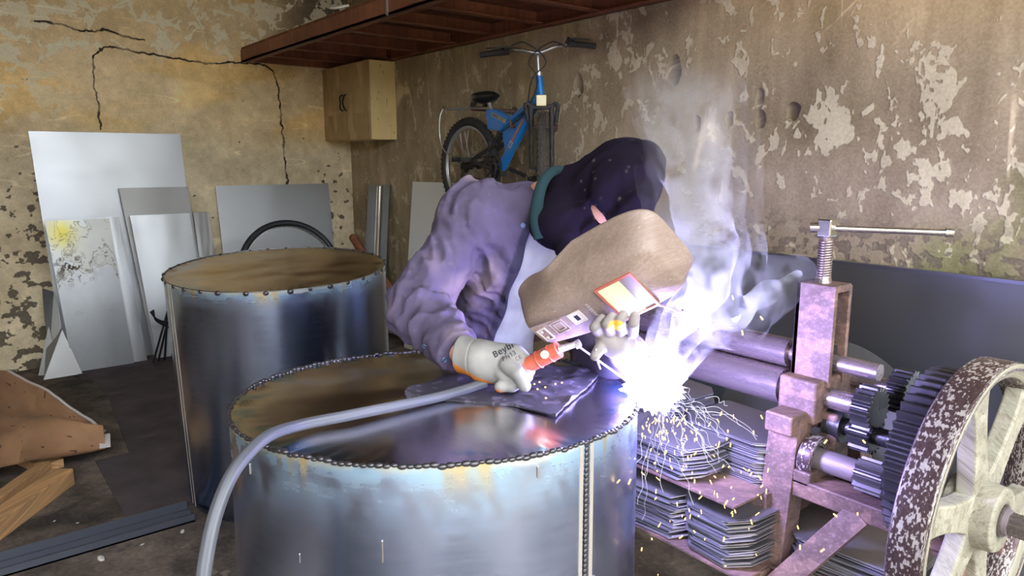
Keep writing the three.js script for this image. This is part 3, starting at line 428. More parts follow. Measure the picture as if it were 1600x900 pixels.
  // stick and black rod stand
  { const a = at(552, 372, 5.75), b = at(573, 402, 5.65); b.addScaledVector(b.clone().sub(a), (a.y - 0.035) / (a.y - b.y) - 1); const k = []; for (let i = 0; i <= 6; i++) k.push(a.clone().lerp(b, i / 6).add(V(0, 0, 0.01 * Math.sin(i * 2)))); solo('wooden_stick', join([tube(k, 0.032, 30, 10), new THREE.SphereGeometry(0.034, 12, 8).translate(a.x, a.y, a.z)]), timberDark, 'brown wooden stick leaning in the corner behind the far tank', 'stick'); }
  { const g = thing('rod_stand', 'black bent-rod stand beside the far tank', 'stand'); const q = (px, py) => onX(px, py, 0.34), ft = (px, py) => onX(px, py, 0.3).setY(0.007);
    for (const [p0, p1] of [[[266, 472], [238, 551]], [[268, 476], [246, 551]], [[262, 486], [256, 549]], [[272, 470], [268, 549]]]) part(g, 'leg', rod(q(...p0), ft(...p1), 0.008), blackRod);
    for (const dy of [0, 5, 9]) part(g, 'cross_rod', tube([q(235 + dy * 0.5, 487 - dy * 0.3), q(243, 497 + dy * 0.3), q(254, 502 + dy * 0.6), q(266, 503 + dy), q(285, 503 + dy)], 0.0075, 24, 6), blackRod);
    settle(g); }
}
// ------------------------------------------------------------------ floor on the left
{
  const matMat = MS({ map: tex(256, 256, (u, v, o) => { const s = fbm(u * 8, v * 8, 0, 5); o[0] = 76 + 40 * (s - 0.5); o[1] = 67 + 36 * (s - 0.5); o[2] = 71 + 36 * (s - 0.5); }), roughness: 0.8 });
  const slab = (label, pts, y) => { const s = new THREE.Shape(pts.map((p) => new THREE.Vector2(p[0], -p[1]))); const g = new THREE.ExtrudeGeometry(s, { depth: 0.006, bevelEnabled: false }).rotateX(-Math.PI / 2).translate(0, y, 0); uvBy(g, (x, yy, z) => [x, z]); return solo('rubber_mat', g, matMat, label, 'mat', 'dark mats on the floor'); };
  slab('dark mat nearest the leaning sheets on the floor', [[0.12, 2.5], [0.45, 2.5], [0.5, 2.44], [1.0, 2.4], [0.95, 1.7], [0.2, 1.75]], 0.001);
  slab('middle dark mat on the floor beside the far tank', [[0.93, 2.41], [2.19, 2.5], [2.2, 1.9], [0.86, 1.9]], 0.002);
  slab('dark mat half under the far tank next to the floor rail', [[2.19, 2.665], [3.06, 2.66], [3.05, 1.9], [2.15, 1.9]], 0.003);
  const rail = thing('floor_rail', 'blue-grey steel channel rail lying across the floor', 'rail');
  part(rail, 'channel', join([box(3.06, 3.2, 0, 0.008, 2.42, 4.2), box(3.06, 3.068, 0, 0.045, 2.42, 4.2), box(3.192, 3.2, 0, 0.035, 2.42, 4.2), box(3.12, 3.128, 0.008, 0.03, 2.42, 4.2)]), MP({ color: lin(0.12, 0.13, 0.16), metalness: 0.7, roughness: 0.5 }));
  settle(rail);
  // timber under the brown cover
  const T = 'timber offcuts under the brown cover', fp = (px, py, h) => onFloor(px, py, h);
  const plank = (label, a, b, w, h, y, mat = timber) => { const p = V(a[0], y + h / 2, a[1]), q = V(b[0], y + h / 2, b[1]); solo('timber_plank', uvBy(bar(p, q, w, h, UPV, 0.004), (x, yy, z) => [yy * 3 + (x - z) * 2, (x + z) * 0.6]), mat, label, 'plank', T); };
  plank('thick pale plank lying on the concrete', [2.95, 3.25], [2.4, 2.83], 0.1, 0.085, 0.0);
  plank('thin pale batten beside the thick plank', [2.75, 3.27], [2.2, 2.89], 0.06, 0.07, 0.0);
  plank('short pale board end sloping out from under the cover', [1.8, 3.0], [2.18, 2.86], 0.12, 0.05, 0.0);
  plank('red-brown board end beside the pale planks', [2.65, 3.43], [2.3, 3.12], 0.07, 0.06, 0.0, timberDark);
  // brown cover, draped
  const tarpTex = tex(512, 512, (u, v, o) => { const s = fbm(u * 6, v * 6, 0, 5), d = sstep(0.9, 0.94, vn(u * 26, v * 26)); o[0] = 150 + 56 * (s - 0.5) - 70 * d; o[1] = 114 + 46 * (s - 0.5) - 60 * d; o[2] = 84 + 36 * (s - 0.5) - 44 * d; });
  const N = 44, M = 30, pos = [], uv = [], idx = [], c00 = V(0.55, 0.3, 3.5), e = { A: fp(10, 582, 0.22), B: fp(163, 672, 0.16), Cc: fp(163, 690, 0.14), D: fp(-60, 735, 0.13), E: fp(-120, 590, 0.4) };
  for (let j = 0; j <= M; j++) for (let i = 0; i <= N; i++) {
    const u = i / N, v = j / M, top = e.E.clone().lerp(e.A, Math.min(1, u * 2)), far = u < 0.4 ? e.E.clone().lerp(e.A, u / 0.4) : e.A.clone().lerp(e.B, (u - 0.4) / 0.6), near = u < 0.4 ? e.E.clone().lerp(e.D, 0.85 + 0.15 * u / 0.4) : e.D.clone().lerp(e.Cc, (u - 0.4) / 0.6);
    const p = far.lerp(near, v); p.y += 0.07 * (fbm(p.x * 2.2, p.z * 3.4, 0, 3) - 0.5) + 0.05 * Math.exp(-(((v - 0.55) / 0.12) ** 2)) * sstep(0.5, 0.8, u) + 0.025 * Math.sin(v * 9 + u * 3); p.y = Math.max(p.y, 0.095); pos.push(p.x, p.y, p.z); uv.push(u * 1.6, v * 0.9);
  }
  for (let j = 0; j < M; j++) for (let i = 0; i < N; i++) { const a = j * (N + 1) + i; idx.push(a, a + N + 1, a + 1, a + 1, a + N + 1, a + N + 2); }
  const top = pos.length / 3, full = pos.slice(); for (let i = 0; i < top; i++) { full.push(pos[i * 3], pos[i * 3 + 1] - 0.006, pos[i * 3 + 2]); uv.push(uv[i * 2], uv[i * 2 + 1]); }
  const idx2 = idx.slice(); for (let i = 0; i < idx.length; i += 3) idx2.push(idx[i] + top, idx[i + 2] + top, idx[i + 1] + top);
  const g = new THREE.BufferGeometry(); g.setAttribute('position', new THREE.Float32BufferAttribute(full, 3)); g.setAttribute('uv', new THREE.Float32BufferAttribute(uv, 2)); g.setIndex(idx2); g.computeVertexNormals();
  const cov = thing('brown_cover', 'creased brown sheet cover with a white taped edge over the timber', 'cover');
  part(cov, 'sheet', g, MS({ map: tarpTex, roughness: 0.6, side: THREE.DoubleSide }));
  const far = []; for (let i = 18; i <= N; i++) far.push(V(pos[i * 3], pos[i * 3 + 1] + 0.004, pos[i * 3 + 2]));
  part(cov, 'white_edge', tube(far, 0.009, 60, 5), MS({ color: lin(0.62, 0.58, 0.54), roughness: 0.8 }), 'torn white edge strip');
  const last = []; for (let j = 0; j <= M; j++) { const k = (j * (N + 1) + N) * 3; last.push(V(full[k] + 0.004, full[k + 1] + 0.003, full[k + 2])); }
  part(cov, 'white_tape', bar(last[2], last[M - 1], 0.05, 0.006), MS({ color: lin(0.6, 0.57, 0.54), roughness: 0.8 }), 'white tape on the corner');
  settle(cov);
  for (const [px, py, s] of [[158, 874, 0.02], [285, 831, 0.013], [222, 851, 0.008], [121, 817, 0.006], [85, 814, 0.006], [320, 838, 0.008]]) { const p = fp(px, py, 0.002), q = new THREE.IcosahedronGeometry(s, 0).scale(1.5, 0.35, 0.7).rotateY(rr(0, 3)).translate(p.x, s * 0.33, p.z); solo('plaster_chip', q, MS({ color: lin(0.6, 0.57, 0.52), roughness: 0.9 }), 'small white plaster chip on the concrete floor', 'chip', 'plaster chips on the floor'); }
}
// ------------------------------------------------------------------ the two tanks
function tank(name, label, x, y, z, H, R, lean, seamAt, opts) {
  const g = thing(name, label, 'tank'); g.position.set(x, y, z); g.quaternion.setFromAxisAngle(RIGHT, lean);
  const W = opts.beads ? 2048 : 1024, Hh = 512, colr = new Uint8Array(W * Hh * 4), orm = new Uint8Array(W * Hh * 4);
  for (let j = 0; j < Hh; j++) for (let i = 0; i < W; i++) {
    const th = (i + 0.5) / W * 2 * Math.PI, s = (1 - (j + 0.5) / Hh) * H, cx = Math.cos(th) * 3, cz = Math.sin(th) * 3, k = (j * W + i) * 4;
    const br = vn(cx * 2, s * 300, cz * 2) * 0.6 + vn(cx * 8, s * 160, cz * 8) * 0.4, cl = fbm(cx * 1.5, s * 2, cz * 1.5 + 4, 3);
    let r = 162 + 16 * (br - 0.5) + 20 * (cl - 0.5), gg = 177 + 16 * (br - 0.5) + 20 * (cl - 0.5), b = 208 + 16 * (br - 0.5) + 20 * (cl - 0.5), rough = 78 + 30 * br + 40 * (cl - 0.5), met = 255;
    // temper colours that the weld has left below the rim: a pale straw edge, then feathered blue
    const reach = opts.tint * (0.35 + 1.1 * fbm(cx * 2.2 + 9, 0.4, cz * 2.2, 3)), wisp = fbm(cx * 4 + s * 9, s * 11, cz * 4 + s * 3, 4), blue = 0.85 * sstep(reach, 0, s + 0.16 * (wisp - 0.5)) * sstep(0.25, 0.75, wisp + 0.2 * sstep(0.05, 0, s));
    const straw = 0.8 * sstep(0.02, 0.002, s + 0.03 * (wisp - 0.5)), gold = sstep(0.56, 0.7, fbm(cx * 3 + 40, s * 3, cz * 3, 3)) * sstep(0.09, 0, s);
    r = mix(r, 150, blue * 0.8); gg = mix(gg, 192, blue * 0.8); b = mix(b, 212, blue * 0.8); r = mix(r, 226, straw * 0.7); gg = mix(gg, 214, straw * 0.7); b = mix(b, 184, straw * 0.7); r = mix(r, 196, gold * 0.7); gg = mix(gg, 160, gold * 0.7); b = mix(b, 96, gold * 0.7);
    met = 255 - 120 * Math.max(blue, straw, gold); rough = mix(rough, 150, 0.7 * Math.max(blue, straw));
    // scratches and runs
    const run = sstep(0.985, 0.995, vn(th * 60, Math.floor(s * 5) * 3.1)) * sstep(0.4, 0.6, vn(th * 9, s * 16)); r += 30 * run; gg += 30 * run; b += 28 * run;
    colr[k] = clamp(r, 0, 255); colr[k + 1] = clamp(gg, 0, 255); colr[k + 2] = clamp(b, 0, 255); colr[k + 3] = 255; orm[k] = 255; orm[k + 1] = clamp(rough, 0, 255); orm[k + 2] = clamp(met, 0, 255); orm[k + 3] = 255;
  }
  const mk = (d, srgb) => { const t = new THREE.DataTexture(d, W, Hh); t.magFilter = THREE.LinearFilter; t.wrapS = THREE.RepeatWrapping; if (srgb) t.colorSpace = THREE.SRGBColorSpace; t.needsUpdate = true; return t; };
  const ct = mk(colr, true), ot = mk(orm, false);
  const skin = MP({ map: ct, metalness: 1, metalnessMap: ot, roughness: opts.rough, roughnessMap: ot });
  // shell with a little unevenness
  const shell = new THREE.CylinderGeometry(R, R, H, 160, 24, true).translate(0, H / 2, 0), p = shell.attributes.position;
  for (let i = 0; i < p.count; i++) { const a = Math.atan2(p.getX(i), p.getZ(i)), yy = p.getY(i), k = 1 + 0.006 * (fbm(Math.cos(a) * 2.2, yy * 1.3, Math.sin(a) * 2.2 + 3, 2) - 0.5) * sstep(0, 0.1, H - yy); p.setXYZ(i, p.getX(i) * k, yy, p.getZ(i) * k); }
  shell.computeVertexNormals(); { const n = shell.attributes.normal, c = 161; for (let j = 0; j <= 24; j++) { const a = j * c, b = a + 160; const v = V().fromBufferAttribute(n, a).add(V().fromBufferAttribute(n, b)).normalize(); n.setXYZ(a, v.x, v.y, v.z); n.setXYZ(b, v.x, v.y, v.z); } }
  part(g, 'shell', shell, skin);
  part(g, 'floor_plate', new THREE.CylinderGeometry(R - 0.002, R - 0.002, 0.004, 96).translate(0, 0.003, 0), metalDull);
  // lid: slightly dished disc with radial ripple near the weld
  const lid = new THREE.RingGeometry(0.0001, R - 0.001, 160, 48).rotateX(-Math.PI / 2), q = lid.attributes.position;
  for (let i = 0; i < q.count; i++) { const r = Math.hypot(q.getX(i), q.getZ(i)), a = Math.atan2(q.getX(i), q.getZ(i)), e = sstep(R - 0.1, R - 0.01, r); q.setY(i, H - 0.002 + opts.dish * (1 - (r / R) ** 2) + 0.011 * sstep(R, R - 0.12, r) * (fbm(q.getX(i) * 5 + 3, q.getZ(i) * 5, 0, 2) - 0.5) + opts.ripple * e * Math.sin(a * 70) * sstep(R, R - 0.02, r) * (0.4 + 0.6 * vn(a * 3, 5))); }
  lid.computeVertexNormals();
  const lidTex = tex(1024, 1024, (u, v, o) => { const X = u - 0.5, Y = v - 0.5, r = Math.hypot(X, Y) * 2, br = vn(X * 26, Y * 700) * 0.5 + fbm(X * 8, Y * 8, 0, 3) * 0.5, wisp = fbm(X * 16, Y * 16, 0, 4), bl = sstep(0.84, 0.98, r + 0.2 * (wisp - 0.5)) * sstep(0.35, 0.62, wisp), st = sstep(0.972, 0.992, r); let R0 = 206 + 26 * (br - 0.5), G0 = 205 + 26 * (br - 0.5), B0 = 208 + 26 * (br - 0.5); R0 = mix(R0, 128, bl * opts.top); G0 = mix(G0, 168, bl * opts.top); B0 = mix(B0, 196, bl * opts.top); R0 = mix(R0, 196, st * opts.top * 0.6); G0 = mix(G0, 184, st * opts.top * 0.6); B0 = mix(B0, 156, st * opts.top * 0.6); o[0] = R0; o[1] = G0; o[2] = B0; });
  part(g, 'lid', lid, MP({ map: lidTex, metalness: 1, roughness: 0.21, side: THREE.DoubleSide }));
  const bead = MP({ color: lin(0.09, 0.085, 0.09), metalness: 0.8, roughness: 0.4 });
  if (opts.beads) { const l = []; for (let i = 0; i < opts.beads; i++) { const a = i / opts.beads * 2 * Math.PI, s = rr(0.8, 1.25); l.push(new THREE.SphereGeometry(0.0062 * s, 7, 5).scale(1.5, 0.85, 0.9).translate(0, 0, R + 0.001).rotateY(a).translate(0, H - 0.001 + rr(-0.002, 0.003), 0)); } part(g, 'weld_seam', join(l), bead, 'dark beaded weld round the rim').userData.kind = 'stuff'; } else {
    for (let i = 0; i < 34; i++) { const a = i / 34 * 2 * Math.PI + rr(-0.03, 0.03), s = rr(0.8, 1.2), t = part(g, 'tack_weld', new THREE.SphereGeometry(0.0095 * s, 9, 7).scale(1.2, 1, 0.8).translate(0, 0, R + 0.001).rotateY(a).translate(0, H - 0.006, 0), bead); }
    part(g, 'rim_joint', new THREE.TorusGeometry(R, 0.0025, 5, 160).rotateX(Math.PI / 2).translate(0, H, 0), metalDull);
  }
  // upright seam
  const sw = []; for (let i = 0; i < 90; i++) sw.push(new THREE.SphereGeometry(0.0075, 7, 5).scale(1, 1.1, 0.5).translate(0, H * (i + 0.5) / 90, R + 0.001)); if (opts.beads) part(g, 'upright_seam', join(sw).rotateY(seamAt), bead, 'dark upright weld');
  part(g, 'seam_strip', join([-1, 1].map((s) => box(s * 0.016 - 0.005, s * 0.016 + 0.005, 0.004, H - 0.006, R - 0.0035, R + 0.0012))).rotateY(seamAt), MP({ color: lin(0.6, 0.56, 0.48), metalness: 0.7, roughness: 0.4 }), 'bright strip beside the seam');
  if (opts.drips) for (const [a, s0, L] of [[58 - 13, 0.14, 0.06], [58 - 52, 0.05, 0.03], [58 + 22, 0.02, 0.03], [58 - 34, 0.2, 0.025], [58 + 40, 0.3, 0.03]]) part(g, 'metal_drip', new THREE.CapsuleGeometry(0.0019, L * 0.7, 3, 8).translate(0, H - s0 - L / 2, R + 0.001).rotateY(a * Math.PI / 180), steelBright);
  shade(g); return g;
}
const deg = Math.PI / 180;
const tankFar = tank('steel_tank', 'closed steel drum tank with tack-welded lid standing farther back on the mats', 3.026, 0.0335, 1.888, 1.068, 0.5, 0.066, 4 * deg, { tint: 0.12, rough: 0.62, dish: 0.002, ripple: 0.003, top: 0.4, beads: 0, drips: false });
const tankNear = tank('steel_tank', 'steel drum tank being welded, heat-blued rim and dark beaded seam, cable across its lid', 4.972, 0.0255, 2.24, 0.991, 0.5, -0.047, 94.6 * deg, { tint: 0.2, rough: 0.62, dish: 0.001, ripple: 0.004, top: 1, beads: 210, drips: true });
const topY = (x, z) => { const v = V(0, 1, 0).applyQuaternion(tankNear.quaternion), c = tankNear.localToWorld(V(0, 0.991, 0)); return c.y - ((x - c.x) * v.x + (z - c.z) * v.z) / v.y; };
tankNear.updateMatrixWorld();
const onTop = (px, py, h = 0) => { let p = onFloor(px, py, 1.02 + h); for (let i = 0; i < 6; i++) p = onFloor(px, py, topY(p.x, p.z) + h); return p; };
// wedges under the tanks, that make them lean
solo('wood_wedge', box(4.97 - 0.36, 4.97 - 0.26, 0, 0.009, 2.24 - 0.36, 2.24 - 0.26), timber, 'thin wooden shim under the tank being welded', 'shim');
{ // welding cable across the lid and down to the floor
  const r = 0.0125, c = [onTop(760, 597, r + 0.02), onTop(735, 606, r + 0.008), onTop(690, 619, r + 0.004), onTop(620, 634, r + 0.004), onTop(540, 650, r + 0.004), onTop(470, 664, r + 0.005), onTop(418, 682, r + 0.02), at(392, 704, 1.27), at(362, 742, 1.2), at(338, 800, 1.15), at(324, 860, 1.12), at(316, 930, 1.1)];
  const e = c[c.length - 1]; c.push(V(e.x + 0.01, 0.35, e.z + 0.01), V(e.x - 0.03, 0.06, e.z + 0.05), V(e.x - 0.1, 0.013, e.z + 0.25), V(e.x + 0.3, 0.013, e.z + 0.7), V(e.x + 0.9, 0.013, e.z + 0.8));
  solo('welding_cable', tube(c, r, 220, 12), MS({ map: tex(64, 256, (u, v, o) => { const s = fbm(u * 20, v * 20, 0, 4); o[0] = 84 + 56 * (s - 0.5); o[1] = 86 + 56 * (s - 0.5); o[2] = 92 + 56 * (s - 0.5); }), roughness: 0.6 }), 'grey welding cable trailing over the tank lid to the floor', 'cable');
}
{ // leather rag under the glove
  const out = [[632, 622], [645, 606], [700, 592], [735, 577], [790, 572], [850, 574], [915, 580], [936, 584], [925, 600], [905, 618], [882, 638], [868, 652], [842, 645], [800, 636], [745, 631], [690, 627]].map(([x, y]) => onTop(x, y));
  const ctr = out.reduce((a, b) => a.add(b), V(0, 0, 0)).multiplyScalar(1 / out.length), cur = new THREE.CatmullRomCurve3(out, true, 'catmullrom', 0.15), A = 96, Rr = 26, pos = [], idx = [];
  for (const s of [0, 1]) for (let k = 0; k <= Rr; k++) for (let i = 0; i < A; i++) { const e = cur.getPoint(i / A), p = ctr.clone().lerp(e, k / Rr * (1 + (k === Rr ? 0.03 * (vn(i * 0.9, 3) - 0.5) : 0))); p.y = topY(p.x, p.z) + (s ? 0.0015 : 0.005 + 0.03 * Math.max(0, fbm(p.x * 14, p.z * 14, 0, 3) - 0.4) + 0.009 * Math.max(0, ridge(p.x * 5 + 2, p.z * 5, 0, 2) - 0.6)); pos.push(p.x, p.y, p.z); }
  const id = (s, k, i) => s * (Rr + 1) * A + k * A + (i % A);
  for (let k = 0; k < Rr; k++) for (let i = 0; i < A; i++) { idx.push(id(0, k, i), id(0, k + 1, i + 1), id(0, k + 1, i), id(0, k, i), id(0, k, i + 1), id(0, k + 1, i + 1)); idx.push(id(1, k, i), id(1, k + 1, i), id(1, k + 1, i + 1), id(1, k, i), id(1, k + 1, i + 1), id(1, k, i + 1)); }
  for (let i = 0; i < A; i++) idx.push(id(0, Rr, i), id(0, Rr, i + 1), id(1, Rr, i + 1), id(0, Rr, i), id(1, Rr, i + 1), id(1, Rr, i));
  let g = new THREE.BufferGeometry(); g.setAttribute('position', new THREE.Float32BufferAttribute(pos, 3)); g.setIndex(idx); uvBy(g, (x, y, z) => [x * 2, z * 2]); g = toCreasedNormals(g, 0.9);
  solo('leather_rag', g, MS({ map: tex(256, 256, (u, v, o) => { const s = fbm(u * 10, v * 10, 0, 5), w = sstep(0.62, 0.7, fbm(u * 22, v * 22, 0, 3)); o[0] = 50 + 34 * (s - 0.5) + 34 * w; o[1] = 46 + 32 * (s - 0.5) + 32 * w; o[2] = 56 + 34 * (s - 0.5) + 36 * w; }), roughness: 0.8 }), 'crumpled dark leather rag lying on the tank lid under the glove', 'rag');
}
// ------------------------------------------------------------------ the plate-rolling machine
const chipTex = tex(512, 512, (u, v, o) => { const n = fbm(u * 60, v * 60, 0, 4), b = fbm(u * 7, v * 7, 0, 3), k = sstep(0.53, 0.6, n + 0.4 * (b - 0.5)), s = vn(u * 100, v * 100); o[0] = mix(70, 172, k) + 24 * (s - 0.5); o[1] = mix(54, 165, k) + 24 * (s - 0.5); o[2] = mix(54, 158, k) + 24 * (s - 0.5); });
const chipped = MP({ map: chipTex, metalness: 0.45, roughness: 0.4, bumpMap: blotch, bumpScale: 0.002 });
const palePaint = MS({ map: tex(512, 512, (u, v, o) => { const n = fbm(u * 8, v * 8, 0, 5), f = sstep(0.6, 0.68, fbm(u * 30, v * 30, 0, 3)), s = vn(u * 110, v * 110); o[0] = 134 + 50 * (n - 0.5) - 16 * f + 22 * (s - 0.5); o[1] = 129 + 50 * (n - 0.5) - 17 * f + 22 * (s - 0.5); o[2] = 112 + 46 * (n - 0.5) - 18 * f + 20 * (s - 0.5); }), roughness: 0.7, bumpMap: blotch, bumpScale: 0.0015 });
function gear(x0, x1, y, z, r, n, h, holeMat) {
  const s = new THREE.Shape(), m = n * 4; for (let i = 0; i < m; i++) { const a = i / m * 2 * Math.PI, q = i % 4 < 2 ? r : r - h, aa = a + (i % 4 === 0 ? 0.15 : i % 4 === 1 ? -0.15 : 0) * (2 * Math.PI / n) * 0.5; const X = q * Math.cos(aa), Y = q * Math.sin(aa); i ? s.lineTo(X, Y) : s.moveTo(X, Y); }
  const g = new THREE.ExtrudeGeometry(s, { depth: x1 - x0 - 0.004, bevelEnabled: true, bevelSize: 0.0015, bevelThickness: 0.002, bevelSegments: 1, curveSegments: 1 });
  return g.rotateY(Math.PI / 2).translate(x0 + 0.002, y, z);   // extruded along +x
}
{
  const g = thing('rolling_machine', 'old rust-pink plate-rolling machine with toothed gears and a big spoked handwheel', 'machine');
  const R3 = (p, q, r0, r1, s) => rod(V(...p), V(...q), r0, r1, s), tri = (geo, k = 3) => uvBy(geo, (x, y, z) => [(x + z) * k * 0.7, (y + z * 0.5) * k]);
  // frame
  for (const [x, z, zt] of [[5.44, 1.53, 1.43], [5.44, 0.95, 1.1], [4.25, 1.53, 1.43], [4.25, 0.95, 1.1]]) part(g, 'leg', tri(join([bar(V(x, 0.92, zt), V(x, 0, z), 0.012, 0.085, V(1, 0, 0)), bar(V(x - 0.036, 0.92, zt - 0.03), V(x - 0.036, 0, z - 0.03), 0.06, 0.012, V(1, 0, 0)), bar(V(x + 0.036, 0.92, zt - 0.03), V(x + 0.036, 0, z - 0.03), 0.06, 0.012, V(1, 0, 0))])), rusty);
  part(g, 'side_rail', tri(bar(V(4.2, 0.485, 1.515), V(5.46, 0.485, 1.515), 0.05, 0.06)), rusty);
  part(g, 'side_rail', tri(bar(V(4.2, 0.675, 1.47), V(5.43, 0.675, 1.47), 0.03, 0.06)), rusty);
  part(g, 'side_rail', tri(bar(V(4.2, 0.485, 0.98), V(5.46, 0.485, 0.98), 0.05, 0.06)), rusty);
  part(g, 'side_rail', tri(bar(V(4.2, 0.675, 1.03), V(5.46, 0.675, 1.03), 0.03, 0.06)), rusty);
  part(g, 'shelf_plate', tri(box(4.25, 5.46, 0.512, 0.518, 0.96, 1.62)), rusty); part(g, 'shelf_plate', tri(box(4.25, 5.42, 0.702, 0.708, 1.0, 1.62)), rusty);
  part(g, 'shelf_plate', tri(box(5.46, 5.86, 0.512, 0.518, 1.1, 1.5)), rusty);
  for (const x of [4.25, 5.44]) part(g, 'cross_bar', tri(box(x - 0.04, x + 0.04, 0.88, 0.935, 1.05, 1.47, 0.006)), rusty);
  part(g, 'bearing_beam', tri(box(5.4, 5.9, 0.715, 0.765, 1.36, 1.45, 0.005)), rusty);
  part(g, 'diagonal_brace', tri(bar(V(5.66, 0.73, 1.44), V(5.47, 0.44, 1.53), 0.02, 0.062, V(1, 0, 0))), rusty);
  part(g, 'outer_leg', tri(bar(V(5.86, 0.74, 1.4), V(5.86, 0, 1.4), 0.05, 0.05, V(1, 0, 0))), rusty);
  part(g, 'outer_leg', tri(bar(V(5.86, 0.74, 1.12), V(5.86, 0, 1.12), 0.05, 0.05, V(1, 0, 0))), rusty);
  part(g, 'outer_beam', tri(box(5.83, 5.89, 0.7, 0.765, 1.08, 1.44)), rusty);
  // rollers and the posts that hold them
  for (const [y, z, r, l] of [[0.968, 1.33, 0.052, 'lower'], [1.062, 1.31, 0.041, 'upper'], [0.985, 1.17, 0.045, 'rear']]) part(g, 'roller', join([R3([4.3, y, z], [5.375, y, z], r, r, 28), R3([4.15, y, z], [5.62, y, z], r * 0.55, r * 0.55, 20)]), MP({ color: lin(0.3, 0.24, 0.24), metalness: 0.75, roughness: 0.42, roughnessMap: blotch, bumpMap: blotch, bumpScale: 0.001 }));
  for (const x of [4.24, 5.45]) {
    part(g, 'bearing_block', tri(join([box(x - 0.06, x + 0.05, 0.9, 1.02, 1.25, 1.395, 0.008), box(x - 0.05, x + 0.04, 0.9, 1.03, 1.1, 1.25, 0.008)])), rusty);
    part(g, 'post', tri(join([box(x - 0.05, x - 0.036, 1.0, 1.275, 1.265, 1.355, 0.002), box(x - 0.05, x + 0.06, 1.0, 1.275, 1.34, 1.355, 0.002), box(x - 0.05, x + 0.055, 1.0, 1.27, 1.255, 1.27, 0.002), box(x - 0.05, x + 0.056, 1.255, 1.275, 1.265, 1.345, 0.002)])), rusty);
    part(g, 'roller_slide', box(x - 0.034, x + 0.035, 1.02, 1.1, 1.272, 1.338), greasy);
    const sc = [R3([x, 1.1, 1.31], [x, 1.405, 1.31], 0.0155)]; for (let i = 0; i < 16; i++) sc.push(new THREE.TorusGeometry(0.0165, 0.0034, 6, 20).rotateX(Math.PI / 2 + 0.12).translate(x, 1.285 + i * 0.0068, 1.31)); sc.push(new THREE.CylinderGeometry(0.019, 0.023, 0.02, 20).translate(x, 1.283, 1.31));
    const screw = part(g, 'clamp_screw', join(sc), MP({ color: lin(0.32, 0.26, 0.24), metalness: 0.8, roughness: 0.45, roughnessMap: blotch }), 'threaded clamp screw');
    const head = V(x, 1.422, 1.31), dir = V(0.25, 0, -0.14).normalize(), e0 = head.clone().addScaledVector(dir, -0.032), e1 = head.clone().addScaledVector(dir, 0.285).add(V(0, -0.002, 0));
    part(screw, 'head', join([box(x - 0.02, x + 0.02, 1.398, 1.446, 1.29, 1.33, 0.005)]), steelBright);
    part(screw, 'turning_bar', join([rod(e0, e1, 0.0085, 0.0085, 16), rod(e0.clone().addScaledVector(dir, -0.01), e0.clone().addScaledVector(dir, 0.012), 0.014, 0.014, 6), rod(e1.clone().addScaledVector(dir, -0.012), e1.clone().addScaledVector(dir, 0.006), 0.013, 0.012, 8)]), MP({ color: lin(0.55, 0.52, 0.48), metalness: 0.95, roughness: 0.35, roughnessMap: blotch }), 'worn steel turning bar');
  }
  // gear train
  part(g, 'gear', gear(5.585, 5.635, 0.968, 1.33, 0.06, 22, 0.011), greasy); part(g, 'gear', gear(5.6, 5.65, 0.985, 1.17, 0.06, 22, 0.011), greasy); part(g, 'gear', gear(5.57, 5.625, 0.893, 1.31, 0.05, 18, 0.011), greasy);
  part(g, 'gear_shaft', join([R3([5.38, 0.893, 1.31], [5.74, 0.893, 1.31], 0.024, 0.024, 18), R3([5.5, 0.893, 1.31], [5.545, 0.893, 1.31], 0.045, 0.045, 24)]), greasy);
  part(g, 'bearing_bracket', tri(join([box(5.49, 5.54, 0.76, 0.93, 1.27, 1.35, 0.01)])), rusty);
  part(g, 'big_gear', join([gear(5.735, 5.795, 0.885, 1.305, 0.218, 52, 0.014)]), greasy, 'large black toothed gear');
  part(g, 'pinion', gear(5.625, 5.7, 0.813, 1.386, 0.043, 14, 0.011), MP({ color: lin(0.14, 0.13, 0.13), metalness: 0.8, roughness: 0.4 }), 'small toothed pinion');
  part(g, 'drive_shaft', R3([5.44, 0.813, 1.386], [5.96, 0.813, 1.386], 0.03, 0.03, 24), MP({ color: lin(0.22, 0.18, 0.19), metalness: 0.5, roughness: 0.6, bumpMap: blotch, bumpScale: 0.002 }));
  part(g, 'bearing_ring', new THREE.LatheGeometry([[0.034, 0], [0.058, 0], [0.062, 0.004], [0.062, 0.036], [0.058, 0.04], [0.05, 0.04], [0.046, 0.03], [0.034, 0.03]].map((p) => new THREE.Vector2(...p)), 40).rotateZ(-Math.PI / 2).translate(5.485, 0.813, 1.386), chipped, 'chipped bearing ring on the shaft');
  part(g, 'bearing_foot', tri(box(5.47, 5.53, 0.75, 0.79, 1.34, 1.45, 0.006)), rusty);
  // handwheel
  const ww = part(g, 'handwheel_rim', new THREE.LatheGeometry([[0.316, 0], [0.345, 0], [0.352, 0.006], [0.352, 0.068], [0.346, 0.075], [0.336, 0.075], [0.33, 0.071], [0.316, 0.06], [0.312, 0.03], [0.316, 0]].map((p) => new THREE.Vector2(...p)), 96).rotateZ(-Math.PI / 2).translate(5.849, 0.813, 1.386), chipped, 'rim with chipped purple-brown paint');
  { const uv = ww.geometry.attributes.uv; for (let i = 0; i < uv.count; i++) uv.setXY(i, uv.getX(i) * 5, uv.getY(i) * 2.2); }
  part(ww, 'rim_face', new THREE.LatheGeometry([[0.3165, 0.062], [0.331, 0.0725], [0.345, 0.0765], [0.348, 0.0765], [0.349, 0.074]].map((p) => new THREE.Vector2(...p)), 96).rotateZ(-Math.PI / 2).translate(5.849, 0.813, 1.386), palePaint, 'pale worn edge of the rim');
